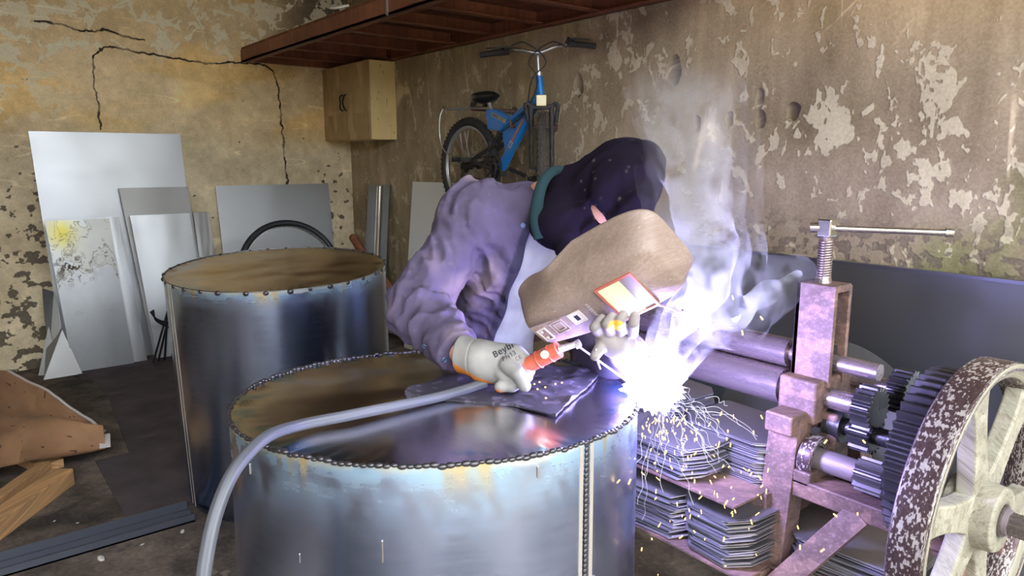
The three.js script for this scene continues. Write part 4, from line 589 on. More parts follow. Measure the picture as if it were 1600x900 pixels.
  for (let i = 0; i < 6; i++) {
    const a = i / 6 * 2 * Math.PI + 0.28, s = new THREE.Shape(); s.moveTo(-0.045, 0.05); s.lineTo(0.045, 0.05); s.quadraticCurveTo(0.028, 0.1, 0.026, 0.2); s.quadraticCurveTo(0.026, 0.28, 0.045, 0.318); s.lineTo(-0.045, 0.318); s.quadraticCurveTo(-0.026, 0.28, -0.026, 0.2); s.quadraticCurveTo(-0.028, 0.1, -0.045, 0.05);
    const q = new THREE.ExtrudeGeometry(s, { depth: 0.03, bevelSize: 0.005, bevelThickness: 0.005, bevelSegments: 2 }).rotateZ(a).rotateY(Math.PI / 2).translate(5.87, 0.813, 1.386); uvBy(q, (x, y, z) => [y * 3 + x * 2, z * 3]); part(ww, 'spoke', q, palePaint);
  }
  part(ww, 'hub', uvBy(new THREE.LatheGeometry([[0.03, 0], [0.075, 0], [0.08, 0.006], [0.075, 0.1], [0.07, 0.106], [0.04, 0.106], [0.036, 0.09]].map((p) => new THREE.Vector2(...p)), 40).rotateZ(-Math.PI / 2).translate(5.84, 0.813, 1.386), (x, y, z) => [x * 4 + z * 3, y * 4]), palePaint);
  part(ww, 'hub_nut', join([new THREE.CylinderGeometry(0.036, 0.036, 0.012, 24).rotateZ(Math.PI / 2).translate(5.945, 0.813, 1.386), new THREE.CylinderGeometry(0.026, 0.026, 0.05, 6).rotateZ(Math.PI / 2).translate(5.975, 0.813, 1.386), new THREE.CylinderGeometry(0.013, 0.013, 0.03, 16).rotateZ(Math.PI / 2).translate(6.005, 0.813, 1.386)]), MP({ color: lin(0.2, 0.17, 0.16), metalness: 0.8, roughness: 0.45, roughnessMap: blotch }), 'hexagonal nut and shaft end');
  settle(g);
}
{ // stacks of cut strips on the shelves of the machine
  const outline = (L, D, k) => { const s = new THREE.Shape(); s.moveTo(-L / 2, -D / 2); s.lineTo(L / 2 - k, -D / 2); s.lineTo(L / 2, -D / 2 + k); s.lineTo(L / 2, D / 2 - k); s.lineTo(L / 2 - k, D / 2); s.lineTo(-L / 2 + k, D / 2); s.lineTo(-L / 2, D / 2 - k); s.lineTo(-L / 2, -D / 2); return s; };
  const stripMat = [0.42, 0.5, 0.34].map((c) => MP({ color: lin(c, c * 0.97, c), metalness: 0.85, roughness: 0.45, roughnessMap: brushed }));
  const made = {};
  const strip = (L, D, bend) => { const key = [L, D, bend].join(); if (!made[key]) { const g = new THREE.ExtrudeGeometry(outline(L, D, 0.05), { depth: 0.0028, bevelEnabled: false, steps: 1 }).rotateX(Math.PI / 2), p = g.attributes.position; for (let i = 0; i < p.count; i++) p.setY(i, p.getY(i) + bend * Math.max(0, Math.abs(p.getX(i)) - L / 2 + 0.06)); g.computeVertexNormals(); uvBy(g, (x, y, z) => [x * 2, z * 2]); made[key] = g; } return made[key]; };
  const stack = (label, x, z, y0, n, L, D, gap, bend, jit, turn = 0) => { for (let i = 0; i < n; i++) { const m = new THREE.Mesh(strip(L, D, bend), stripMat[(i * 7 + n) % 3]); m.name = numbered('metal_strip'); scene.add(m); shade(m); m.position.set(x + rr(-jit, jit), y0 + 0.003 + i * gap, z + rr(-jit, jit) * 0.7); m.rotation.set(rr(-0.012, 0.012), turn + rr(-0.07, 0.07), rr(-0.006, 0.006)); tag(m, label, 'metal strip', label); } };
  stack('cut steel strip in the bundle on the upper shelf beside the front leg', 5.27, 1.34, 0.708, 24, 0.32, 0.24, 0.0052, 0, 0.012);
  stack('cut steel strip in the outer bundle on the upper shelf', 5.14, 1.52, 0.708, 18, 0.3, 0.18, 0.0055, 0.25, 0.014);
  stack('cut steel strip in the bundle on the lower shelf beneath the sparks', 5.1, 1.5, 0.518, 22, 0.3, 0.22, 0.0058, 0.3, 0.014, 0.06);
  stack('cut steel strip in the bundle on the lower shelf against the front leg', 5.34, 1.48, 0.518, 24, 0.22, 0.26, 0.0058, 0.25, 0.01, -0.05);
  stack('cut steel strip in the bundle on the lower shelf under the diagonal brace', 5.62, 1.3, 0.518, 18, 0.34, 0.28, 0.005, 0, 0.012, 0.1);
  stack('cut steel strip in the high bundle under the rollers', 4.85, 1.3, 0.708, 26, 0.4, 0.26, 0.0052, 0, 0.016, -0.08);
}
// ------------------------------------------------------------------ the welder
const bounds = (pts, m) => { const b = new THREE.Box3().setFromPoints(pts); b.expandByScalar(m); return b; };
const TOCAM = FWD.clone().negate();
{
  const person = thing('person', 'worker in a dusty violet jacket and dark head cloth bending over the tank to weld', 'person');
  // joints, as seen in the photograph and d metres ahead of the camera
  const pel = at(765, 640, 2.45), mid = at(775, 500, 2.34), chest = at(800, 385, 2.2), neckB = at(858, 318, 2.1), head = at(955, 298, 1.98), shR = at(742, 338, 2.1), elR = at(650, 480, 1.98), wrR = at(716, 548, 1.8), shL = at(905, 372, 2.28), elL = at(935, 575, 2.14), wrL = at(985, 545, 1.76);
  const hipR = pel.clone().addScaledVector(RIGHT, -0.1), hipL = pel.clone().addScaledVector(RIGHT, 0.12), kneeR = V(hipR.x, 0.46, hipR.z).addScaledVector(TOCAM, 0.04), kneeL = V(hipL.x, 0.46, hipL.z).addScaledVector(TOCAM, 0.02), anR = V(kneeR.x, 0.08, kneeR.z).addScaledVector(TOCAM, -0.06), anL = V(kneeL.x, 0.08, kneeL.z).addScaledVector(TOCAM, -0.06);
  const toeR = anR.clone().addScaledVector(RIGHT, 0.1).addScaledVector(TOCAM, 0.12).setY(0.045), toeL = anL.clone().addScaledVector(RIGHT, 0.14).addScaledVector(TOCAM, 0.1).setY(0.045);
  const front = RIGHT.clone().multiplyScalar(0.72).addScaledVector(TOCAM, 0.6).add(V(0, -0.35, 0)).normalize();   // where the chest faces
  const union = (list, k) => (x, y, z) => { let d = 9; for (const f of list) d = smin(d, f(x, y, z), k); return d; };
  // body: one surface, head to feet, under the clothes
  const headUp = at(1000, 255, 1.95).sub(at(900, 372, 2.02)).normalize(), face = at(1010, 372, 1.8).sub(head); face.addScaledVector(headUp, -face.dot(headUp)).normalize(); const ear = headUp.clone().cross(face);
  const skull = ellipsoid(head, headUp, face, ear, 0.122, 0.102, 0.08), jaw = ellipsoid(head.clone().addScaledVector(headUp, -0.06).addScaledVector(face, 0.035), headUp, face, ear, 0.06, 0.06, 0.052), noseB = head.clone().addScaledVector(face, 0.1).addScaledVector(headUp, -0.02);
  const nose = cone(noseB, noseB.clone().addScaledVector(face, 0.016).addScaledVector(headUp, -0.022), 0.011, 0.014), earF = [-1, 1].map((s) => ellipsoid(head.clone().addScaledVector(ear, s * 0.08), headUp, face, ear, 0.03, 0.018, 0.01)), eyes = [-1, 1].map((s) => { const c = head.clone().addScaledVector(face, 0.1).addScaledVector(ear, s * 0.032).addScaledVector(headUp, 0.005); return (x, y, z) => Math.hypot(x - c.x, y - c.y, z - c.z) - 0.014; }), mouth = cone(head.clone().addScaledVector(face, 0.1).addScaledVector(headUp, -0.07).addScaledVector(ear, -0.022), head.clone().addScaledVector(face, 0.1).addScaledVector(headUp, -0.07).addScaledVector(ear, 0.022), 0.006, 0.006);
  const core = [cone(pel, mid, 0.135, 0.125), cone(mid, chest, 0.125, 0.14), cone(chest, neckB, 0.13, 0.07), cone(shR, shL, 0.07, 0.07)];
  const bodyF = union([...core, cone(neckB, head, 0.058, 0.055), cone(shR, elR, 0.052, 0.044), cone(elR, wrR, 0.042, 0.03), cone(shL, elL, 0.052, 0.044), cone(elL, wrL, 0.042, 0.03), cone(hipR, kneeR, 0.085, 0.06), cone(kneeR, anR, 0.058, 0.04), cone(hipL, kneeL, 0.085, 0.06), cone(kneeL, anL, 0.058, 0.04), cone(anR, toeR, 0.042, 0.036), cone(anL, toeL, 0.042, 0.036)], 0.04);
  const bodyAll = (x, y, z) => { let d = smin(bodyF(x, y, z), smin(skull(x, y, z), jaw(x, y, z), 0.03), 0.03); d = smin(d, nose(x, y, z), 0.012); for (const e of earF) d = smin(d, e(x, y, z), 0.008); for (const e of eyes) d = smax(d, -e(x, y, z), 0.01); return smax(d, -mouth(x, y, z), 0.006); };
  const allPts = [pel, chest, head, shR, elR, wrR, shL, elL, wrL, toeR, toeL, anR, anL], bb = bounds(allPts, 0.16); bb.min.y = 0;
  part(person, 'body', netSurface(bodyAll, bb.min, bb.max, 0.013), MP({ color: lin(0.5, 0.25, 0.17), roughness: 0.55, sheen: 0.2 }), 'skin showing at the neck and between the folds of the head cloth');
  // T-shirt
  const tee = union(core, 0.03), teeF = (x, y, z) => { const q = tee(x, y, z); return Math.abs(q - 0.006) > 0.05 ? q - 0.006 : teeN(q, x, y, z); }, teeN = (q, x, y, z) => q - 0.006 - 0.006 * (fbm(x * 9, y * 5, z * 9, 3) - 0.5) - 0.004 * Math.sin(y * 46 + 6 * fbm(x * 6, y * 6, z * 6, 2));
  const tb = bounds([pel, chest, neckB, shR, shL], 0.2), cutNeck = neckB.clone().lerp(head, 0.12);
  part(person, 'tshirt', netSurface((x, y, z) => smax(teeF(x, y, z), (x - cutNeck.x) * headUp.x * 0.3 + (y - cutNeck.y) * 0.95, 0.01), tb.min, tb.max, 0.011, (p) => { const s = fbm(p.x * 40, p.y * 12, p.z * 40, 3); const k = 0.36 + 0.16 * (s - 0.5); return [k, k * 1.02, k * 1.03]; }), MS({ vertexColors: true, roughness: 0.95 }), 'light grey T-shirt');
  // jacket: torso and sleeves, open at the front
  const A = at(836, 345, 2.02), Bp = at(768, 548, 2.1), pn = Bp.clone().sub(A).cross(A.clone().sub(EYE)).normalize(); if (pn.dot(RIGHT) < 0) pn.negate();
  const upArm = cone(shR, elR, 0.086, 0.077), foreArm = cone(elR, wrR, 0.078, 0.056), upL = cone(shL, elL, 0.08, 0.068), foreL = cone(elL, wrL, 0.07, 0.054), cap = cone(shR, chest, 0.088, 0.13), torso = union([cone(pel, mid, 0.17, 0.16), cone(mid, chest, 0.16, 0.168), cone(chest, neckB, 0.162, 0.095), cap, cone(shL, chest, 0.085, 0.13), cone(shR, shL, 0.1, 0.095)], 0.06);
  const e1 = elR.clone().sub(shR).normalize(), e2 = e1.clone().cross(FWD).normalize(), e3 = e1.clone().cross(e2), along = (x, y, z) => { const a = (x * e1.x + y * e1.y + z * e1.z) * 3.2, b = (x * e2.x + y * e2.y + z * e2.z) * 13, c = (x * e3.x + y * e3.y + z * e3.z) * 13, w = vn(x * 4, y * 4, z * 4) * 1.6; return ridge(a + w, b + w * 2, c - w, 2); };
  const fold = (x, y, z) => fbm(x * 10, y * 10, z * 10, 3);
  const jacket = (x, y, z) => {
    let t = torso(x, y, z); { const q = Math.min(t, upArm(x, y, z), foreArm(x, y, z), upL(x, y, z), foreL(x, y, z)); if (q > 0.07 || t < -0.09) return q > 0.07 ? q : t; } const side = (x - A.x) * pn.x + (y - A.y) * pn.y + (z - A.z) * pn.z;
    const tf = fold(x, y, z), rd = Math.abs(Math.sin((x * 0.6 + y * 0.9 - z * 0.5) * 26 + 7 * tf));
    const rg = along(x, y, z) - 0.6, rf = ridge(x * 19, y * 15, z * 19 + 4, 2) - 0.6; t += 0.011 * (1 - rd) * sstep(0.12, 0.5, tf) - 0.012 * (tf - 0.5) - 0.036 * rg - 0.014 * rf;
    const fr = (x - chest.x) * front.x + (y - chest.y) * front.y + (z - chest.z) * front.z;
    t = smax(t, -Math.max(-side + 0.004 * Math.sin(y * 40), side - 0.2, -fr - 0.02), 0.008);   // the opening in front
    const u = upArm(x, y, z); let ut = upArm.t; let d1 = u + 0.012 * (Math.abs(Math.sin(ut * 9 + 6 * tf)) - 0.6) * sstep(0.35, 1, ut) - 0.008 * (tf - 0.5) - 0.036 * rg - 0.014 * rf;
    const v = foreArm(x, y, z), vt = foreArm.t; let d2 = v + 0.015 * (Math.abs(Math.sin(vt * 10.5 + 5 * tf + (x + z) * 10)) - 0.6) * (1 - 0.75 * sstep(0.62, 0.85, vt)) - 0.006 * (tf - 0.5) - 0.02 * rg - 0.012 * rf;
    const cut = (x - wrR.x) * (wrR.x - elR.x) + (y - wrR.y) * (wrR.y - elR.y) + (z - wrR.z) * (wrR.z - elR.z); d2 = smax(d2, cut / foreArm.L - 0.002, 0.006);
    let arm = smin(d1, d2, 0.03), armL = smin(upL(x, y, z), foreL(x, y, z), 0.03) - 0.006 * (tf - 0.5); const cutL = (x - wrL.x) * (wrL.x - elL.x) + (y - wrL.y) * (wrL.y - elL.y) + (z - wrL.z) * (wrL.z - elL.z); armL = smax(armL, cutL / foreL.L + 0.03, 0.006);
    let d = smin(smin(t, arm, 0.035), armL, 0.03);
    return smax(d, (x - cutNeck.x) * headUp.x * 0.55 + (y - cutNeck.y) * 0.8 + (z - cutNeck.z) * headUp.z * 0.5 - 0.012, 0.008);
  };
  const jb = bounds([pel, chest, neckB, shR, elR, wrR, shL, elL, wrL], 0.2);
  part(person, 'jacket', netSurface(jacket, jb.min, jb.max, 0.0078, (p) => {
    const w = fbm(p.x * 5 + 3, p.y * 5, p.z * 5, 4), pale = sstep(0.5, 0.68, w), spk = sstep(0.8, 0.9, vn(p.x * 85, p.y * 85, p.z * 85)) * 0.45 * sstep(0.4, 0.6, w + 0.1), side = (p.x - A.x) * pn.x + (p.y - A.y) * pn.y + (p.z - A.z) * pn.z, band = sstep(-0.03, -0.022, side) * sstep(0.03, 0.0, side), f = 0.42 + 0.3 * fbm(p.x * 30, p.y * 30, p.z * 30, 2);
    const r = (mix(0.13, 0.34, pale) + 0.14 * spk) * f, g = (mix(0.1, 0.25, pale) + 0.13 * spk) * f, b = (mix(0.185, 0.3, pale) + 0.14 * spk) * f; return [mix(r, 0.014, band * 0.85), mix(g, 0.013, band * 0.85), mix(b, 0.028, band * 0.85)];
  }), MS({ vertexColors: true, roughness: 0.9, bumpMap: blotch, bumpScale: 0.0006 }), 'dusty violet-grey work jacket worn open');
  const jk = person.children[person.children.length - 1], caster = new THREE.Raycaster(), hit = (o, px, py) => { o.material.side = THREE.DoubleSide; caster.set(EYE, ray(px, py).normalize()); const h = caster.intersectObject(o, false)[0]; o.material.side = THREE.FrontSide; return h; };
  for (const [px, py, n] of [[817, 352, 'button'], [694, 562, 'cuff_button'], [664, 541, 'cuff_button']]) { const h = hit(jk, px, py); if (h) part(person, n, join([new THREE.CylinderGeometry(0.008, 0.0085, 0.004, 16).rotateX(Math.PI / 2), new THREE.TorusGeometry(0.0065, 0.0016, 6, 16).translate(0, 0, 0.002)]).lookAt(h.face.normal).translate(h.point.x, h.point.y, h.point.z), MP({ color: lin(0.12, 0.16, 0.28), metalness: 0.6, roughness: 0.35 }), 'round press stud'); }
  // trousers and shoes
  const legs = union([cone(pel, hipR, 0.15, 0.12), cone(pel, hipL, 0.15, 0.12), cone(hipR, kneeR, 0.11, 0.085), cone(kneeR, anR, 0.085, 0.075), cone(hipL, kneeL, 0.11, 0.085), cone(kneeL, anL, 0.085, 0.075)], 0.04), lb = bounds([pel, hipR, hipL, anR, anL], 0.18);
  part(person, 'trousers', netSurface((x, y, z) => smax(smax(legs(x, y, z), y - pel.y - 0.06, 0.01), 0.07 - y, 0.01), lb.min, lb.max, 0.014), MS({ color: lin(0.045, 0.045, 0.09), roughness: 0.95 }), 'dark blue trousers');
  const sb = bounds([anR, anL, toeR, toeL], 0.09); sb.min.y = -0.02; const shoes = union([cone(anR, toeR, 0.055, 0.048), cone(anL, toeL, 0.055, 0.048)], 0.01);
  part(person, 'shoes', netSurface((x, y, z) => smax(smax(shoes(x, y, z), y - 0.11, 0.01), 0.002 - y, 0.004), sb.min, sb.max, 0.009), MS({ color: lin(0.02, 0.02, 0.02), roughness: 0.7 }));
  // collar band
  { const c = [at(884, 266, 2.02), at(864, 268, 1.99), at(849, 284, 1.965), at(840, 315, 1.95), at(838, 345, 1.945), at(845, 372, 1.945)], cv = new THREE.CatmullRomCurve3(c), pos = [], idx = [], n = 40; for (let i = 0; i <= n; i++) { const p = cv.getPoint(i / n), t = cv.getTangent(i / n), s = t.clone().cross(TOCAM).normalize(), w = mix(0.012, 0.02, i / n); for (let k = 0; k < 12; k++) { const a = k / 12 * 2 * Math.PI, q = p.clone().addScaledVector(s, w * Math.cos(a)).addScaledVector(TOCAM, 0.012 * Math.sin(a)); pos.push(q.x, q.y, q.z); } } for (let i = 0; i < n; i++) for (let k = 0; k < 12; k++) { const a = i * 12 + k, b = i * 12 + (k + 1) % 12; idx.push(a, b, a + 12, b, b + 12, a + 12); }
    const g = new THREE.BufferGeometry(); g.setAttribute('position', new THREE.Float32BufferAttribute(pos, 3)); g.setIndex(idx); g.computeVertexNormals(); part(person, 'collar', g, MS({ color: lin(0.004, 0.024, 0.028), roughness: 0.95, side: THREE.DoubleSide }), 'teal collar band'); }
  // head cloth: wrapped over the head, hanging down in front of the throat
  const drape = at(872, 352, 1.98), tip = at(884, 402, 1.9), crown = at(1000, 258, 1.95), brow = at(985, 330, 1.9), nape = at(890, 298, 2.03), cloth1 = union([ellipsoid(head.clone().addScaledVector(headUp, 0.012), headUp, face, ear, 0.137, 0.118, 0.105), cone(crown, brow, 0.062, 0.05), cone(head, nape, 0.1, 0.06), cone(nape, drape, 0.062, 0.06), cone(drape, tip, 0.062, 0.012), cone(head.clone().addScaledVector(headUp, -0.07), drape, 0.085, 0.062)], 0.03);
  const s0 = at(924, 314, 1.83), s1 = at(952, 356, 1.78), slits = [0, 1, 2, 3, 4, 5, 6, 7].map((k) => cone(s0.clone().addScaledVector(FWD, k * 0.016), s1.clone().addScaledVector(FWD, k * 0.016), 0.004, 0.015));
  const hb = bounds([head, crown, brow, nape, drape, tip], 0.16);
  part(person, 'head_cloth', netSurface((x, y, z) => { const c0 = cloth1(x, y, z); if (Math.abs(c0) > 0.05) return c0; const tf = fold(x, y, z); let d = c0 - 0.012 * (tf - 0.5) + 0.0045 * Math.sin((x * 0.8 - y * 0.7 + z * 0.5) * 74 + 9 * tf); let cutF = 9; for (const q of slits) cutF = Math.min(cutF, q(x, y, z)); return smax(d, -cutF, 0.006); }, hb.min, hb.max, 0.0075, (p) => { const s = fbm(p.x * 12, p.y * 12, p.z * 12, 3), k = sstep(0.87, 0.93, vn(p.x * 130, p.y * 130, p.z * 130)) * 0.07; return [0.007 + 0.007 * (s - 0.5) + k, 0.004 + 0.004 * (s - 0.5) + k, 0.011 + 0.009 * (s - 0.5) + k]; }), MP({ vertexColors: true, roughness: 1, specularIntensity: 0.3, bumpMap: blotch, bumpScale: 0.0006 }), 'dark navy cloth wrapped round the head');
  // right glove, closed round the electrode holder
  const gd = 1.735, gp = (px, py, d = gd) => at(px, py, d), orange = [], gl = [cone(gp(722, 553, 1.79), gp(752, 562, 1.76), 0.05, 0.046), cone(gp(752, 560, 1.755), gp(800, 564, 1.735), 0.044, 0.043), cone(gp(760, 575, 1.75), gp(802, 580, 1.73), 0.038, 0.038)];
  const fingers = [[[806, 552], [822, 566], [822, 588], 1.73, 0.021], [[806, 560], [824, 578], [814, 596], 1.712, 0.021], [[800, 572], [816, 590], [800, 602], 1.7, 0.02], [[784, 582], [800, 600], [782, 604], 1.698, 0.0185]];
  const thumb = [cone(gp(792, 570, 1.7), gp(809, 583, 1.675), 0.021, 0.019), cone(gp(809, 583, 1.675), gp(820, 603, 1.672), 0.0185, 0.0155)];
  const fF = fingers.map(([a, b, c, d, r]) => { const p = gp(...a, d + 0.01), q = gp(...b, d), s = gp(...c, d - 0.005); return [cone(p, q, r, r * 0.96), cone(q, s, r * 0.96, r * 0.85)]; }), palmU = union(gl, 0.02), all = [gp(722, 553, 1.79), gp(835, 560), gp(790, 612), gp(823, 606)];
  const gloveF = (x, y, z) => { let d = palmU(x, y, z); for (const [a, b] of fF) d = smin(d, Math.min(a(x, y, z), b(x, y, z)), 0.006); d = smin(d, Math.min(thumb[0](x, y, z), thumb[1](x, y, z)), 0.005); const c0 = gp(722, 553, 1.79), c1 = gp(795, 562, 1.735), ax = c1.sub(c0).normalize(), s = (x - c0.x) * ax.x + (y - c0.y) * ax.y + (z - c0.z) * ax.z; d = smax(d, -s - 0.004, 0.004); return d - 0.0012 * (fbm(x * 40, y * 40, z * 40, 2) - 0.5) + 0.0016 * sstep(0.004, 0, Math.abs(s - 0.042)); };
  const gb = bounds(all, 0.075), o0 = gp(742, 586), o1 = gp(800, 613), palmDir = V(0, -1, 0).addScaledVector(RIGHT, -0.42).normalize();
  const glove = part(person, 'glove', netSurface(gloveF, gb.min, gb.max, 0.0036, (p, n) => { const lo = (p.x - o0.x) * palmDir.x + (p.y - o0.y) * palmDir.y + (p.z - o0.z) * palmDir.z, k = sstep(-0.006, 0.0, lo + 0.003 * (vn(p.x * 90, p.y * 90, p.z * 90) - 0.5)), s = fbm(p.x * 30, p.y * 30, p.z * 30, 3), b = 0.24 + 0.15 * (s - 0.5); return [mix(b, 0.6, k), mix(b * 0.96, 0.19, k), mix(b * 0.88, 0.02, k)]; }), MS({ vertexColors: true, roughness: 0.8 }), 'grey knitted work glove with an orange palm');
  { // maker's print on the back of the glove
    const c = document.createElement('canvas'); c.width = 512; c.height = 384; const k = c.getContext('2d'); k.clearRect(0, 0, 512, 384); k.fillStyle = '#26262e'; k.font = 'bold 128px sans-serif'; k.fillText('Beybi', 30, 140); k.fillStyle = 'rgba(70,66,72,0.85)'; k.font = 'bold 92px sans-serif'; k.fillText('PN13', 120, 245); k.fillStyle = 'rgba(110,100,96,0.8)'; k.font = 'bold 84px sans-serif'; k.fillText('CE', 290, 335);
    const t = new THREE.CanvasTexture(c); t.colorSpace = THREE.SRGBColorSpace; glove.updateMatrixWorld(true); const p = gp(796, 553, 1.69), m = new THREE.Matrix4().lookAt(EYE, p, UPV), eu = new THREE.Euler().setFromRotationMatrix(m.multiply(new THREE.Matrix4().makeRotationZ(0.5)));
    const dg = new DecalGeometry(glove, p, eu, V(0.085, 0.064, 0.08)); part(glove, 'print', dg, MS({ map: t, transparent: true, roughness: 0.85, polygonOffset: true, polygonOffsetFactor: -1 }), 'dark printed lettering');
  }
  // left glove, holding the shield by its lower edge
  const q = (px, py, d = 1.6) => at(px, py, d), lg = [cone(q(985, 548, 1.72), q(960, 535, 1.655), 0.036, 0.034), cone(q(950, 530, 1.64), q(975, 545, 1.66), 0.03, 0.03)], lf = [[[938, 522], [930, 512], [940, 498], 1.6], [[952, 518], [948, 506], [956, 495], 1.59], [[970, 516], [968, 502], [974, 492], 1.59], [[988, 520], [990, 506], [992, 494], 1.6]].map(([a, b, c, d]) => [cone(q(...a, d + 0.03), q(...b, d), 0.0145, 0.0135), cone(q(...b, d), q(...c, d + 0.015), 0.0135, 0.0115)]), lt = cone(q(940, 540, 1.63), q(930, 556, 1.6), 0.015, 0.012);
  const lgU = union(lg, 0.02), lgb = bounds([q(985, 548, 1.72), q(930, 556, 1.6), q(990, 492, 1.58)], 0.06), yc = q(963, 515, 1.58);
  part(person, 'glove', netSurface((x, y, z) => { let d = lgU(x, y, z); for (const [a, b] of lf) d = smin(d, Math.min(a(x, y, z), b(x, y, z)), 0.006); return smin(d, lt(x, y, z), 0.006) - 0.002 * (fbm(x * 40, y * 40, z * 40, 2) - 0.5); }, lgb.min, lgb.max, 0.0036, (p) => { const s = fbm(p.x * 30, p.y * 30, p.z * 30, 3), b = 0.22 + 0.16 * (s - 0.5), k = sstep(0.024, 0.018, p.distanceTo(yc)); return [mix(b, 0.85, k), mix(b * 0.88, 0.42, k), mix(b * 0.84, 0.03, k)]; }), MS({ vertexColors: true, roughness: 0.8 }), 'pale glove with a yellow patch');
  part(person, 'glove_thread', tube([q(931, 545, 1.6), q(932, 556, 1.6), q(934, 566, 1.6), q(938, 577, 1.6)], 0.0025, 14, 5), MS({ color: lin(0.5, 0.45, 0.45), roughness: 0.9 }), 'loose glove thread');
  settle(person);
}
{ // hand shield held in front of the face
  // the face looks down at the arc: U runs from chin to brow, W across
  const upC = UPV.clone().multiplyScalar(Math.cos(PITCH)).addScaledVector(FWD, Math.sin(PITCH)), backC = TOCAM.clone().multiplyScalar(Math.cos(PITCH)).addScaledVector(UPV, Math.sin(PITCH)), dir = (a, b, c) => RIGHT.clone().multiplyScalar(a).addScaledVector(upC, b).addScaledVector(backC, c).normalize();
  const N = dir(-0.03, -0.72, 0.69), U = dir(0.74, 0.4, 0.45); U.addScaledVector(N, -U.dot(N)).normalize(); const W = N.clone().cross(U).normalize();
  const c = at(945, 470, 1.62), M = new THREE.Matrix4().makeBasis(U, W, N).setPosition(c), g = thing('welding_shield', 'brown fibre hand-held welding shield with a pale window in front of the welder', 'shield');
  // outline on the face plane (u along the shield, w across), chin end rounded, and the rim farther back and wider
  const half = (k, f) => { const pts = [], L0 = -0.2 - 0.012 * k, L1 = 0.165 + 0.03 * k, Wd = 0.082 + 0.042 * k; for (let i = 0; i <= 96; i++) { const a = i / 96 * 2 * Math.PI, ca = Math.cos(a), sa = Math.sin(a), n = 5; let u = Math.sign(ca) * Math.pow(Math.abs(ca), 2 / n), w = Math.sign(sa) * Math.pow(Math.abs(sa), 2 / n); const uu = u < 0 ? -u * L0 : u * L1, wd = Wd * (u < 0 ? mix(1, 0.72, sstep(0, 1, -u)) : 1); pts.push([uu, w * wd]); } return pts; };
  const rings = [[0, 0], [0.1, -0.003], [0.28, -0.011], [0.5, -0.027], [0.75, -0.052], [0.97, -0.082], [1.0, -0.086], [1.12, -0.088], [1.14, -0.091], [1.12, -0.0945], [0.98, -0.09], [0.93, -0.083], [0.72, -0.055], [0.46, -0.03], [0.22, -0.014], [0, -0.005]];
  const pos = [], idx = [], n = 96; for (const [k, z] of rings) for (const [u, w] of half(k).slice(0, n)) { const notch = k > 0.3 && w > 0.05 ? 0.03 * Math.exp(-(((u + 0.08) / 0.05) ** 2)) * Math.min(1, k) : 0; pos.push(u, w, z + notch); }
  for (let r = 0; r < rings.length - 1; r++) for (let i = 0; i < n; i++) { const a = r * n + i, b = r * n + (i + 1) % n; idx.push(a, a + n, b, b, a + n, b + n); }
  pos.push(-0.03, 0, 0, -0.03, 0, -0.004); const cf = pos.length / 3 - 2, last = (rings.length - 1) * n; for (let i = 0; i < n; i++) { idx.push(cf, i, (i + 1) % n); idx.push(cf + 1, last + (i + 1) % n, last + i); }
  let sg = new THREE.BufferGeometry(); sg.setAttribute('position', new THREE.Float32BufferAttribute(pos, 3)); sg.setIndex(idx); uvBy(sg, (x, y, z) => [x * 2.2 + z * 1.6, y * 2.2 - z * 2.4]); sg = toCreasedNormals(sg, 1.1);
  const fibre = MS({ map: tex(512, 512, (u, v, o) => { const s = fbm(u * 7, v * 7, 0, 5), f = vn(u * 120, v * 120), sp = 0.5 * sstep(0.92, 0.95, vn(u * 90, v * 90)); o[0] = 128 + 36 * (s - 0.5) + 14 * (f - 0.5) + 60 * sp; o[1] = 110 + 34 * (s - 0.5) + 14 * (f - 0.5) + 58 * sp; o[2] = 98 + 32 * (s - 0.5) + 14 * (f - 0.5) + 56 * sp; }), roughness: 0.55, side: THREE.DoubleSide });
  const P = (name, geo, mat, label) => part(g, name, geo.applyMatrix4(M), mat, label);
  P('shell', sg, fibre);
  const fr = (u0, u1, w0, w1, t, z0, z1) => join([box(u0, u1, w0, w0 + t, z0, z1), box(u0, u1, w1 - t, w1, z0, z1), box(u0, u0 + t, w0 + t, w1 - t, z0, z1), box(u1 - t, u1, w0 + t, w1 - t, z0, z1)]);
  P('window_frame', fr(0.0, 0.096, -0.084, 0.046, 0.006, 0, 0.005), MS({ color: lin(0.4, 0.11, 0.07), roughness: 0.5 }), 'red-brown window frame');
  P('dark_strip', box(0.062, 0.09, -0.078, 0.04, 0, 0.002), MS({ color: lin(0.22, 0.18, 0.18), roughness: 0.4 }), 'grey strip of the filter');
  P('window_glass', box(0.006, 0.062, -0.078, 0.04, 0, 0.003), MP({ color: lin(0.85, 0.78, 0.42), roughness: 0.15, clearcoat: 1 }), 'filter window with the arc reflection put into its pale yellow');  // dark filter glass, with the reflected arc painted as pale yellow
  const mould = MS({ color: lin(0.34, 0.29, 0.26), roughness: 0.5 });
  P('moulded_mark', join([fr(-0.1, -0.066, -0.028, 0.012, 0.003, 0, 0.003), box(-0.096, -0.07, -0.024, 0.008, 0, 0.0022)]), MS({ color: lin(0.55, 0.5, 0.42), roughness: 0.5 }), 'raised pale mark');
  P('moulded_mark', box(-0.088, -0.078, -0.017, 0.001, 0.002, 0.0032), MS({ color: lin(0.01, 0.01, 0.02), roughness: 0.4 }), 'small dark square');
  P('moulded_mark', join([fr(-0.154, -0.118, -0.032, 0.012, 0.002, 0, 0.002), fr(-0.147, -0.125, -0.024, 0.004, 0.002, 0, 0.002)]), mould, 'raised square outline');
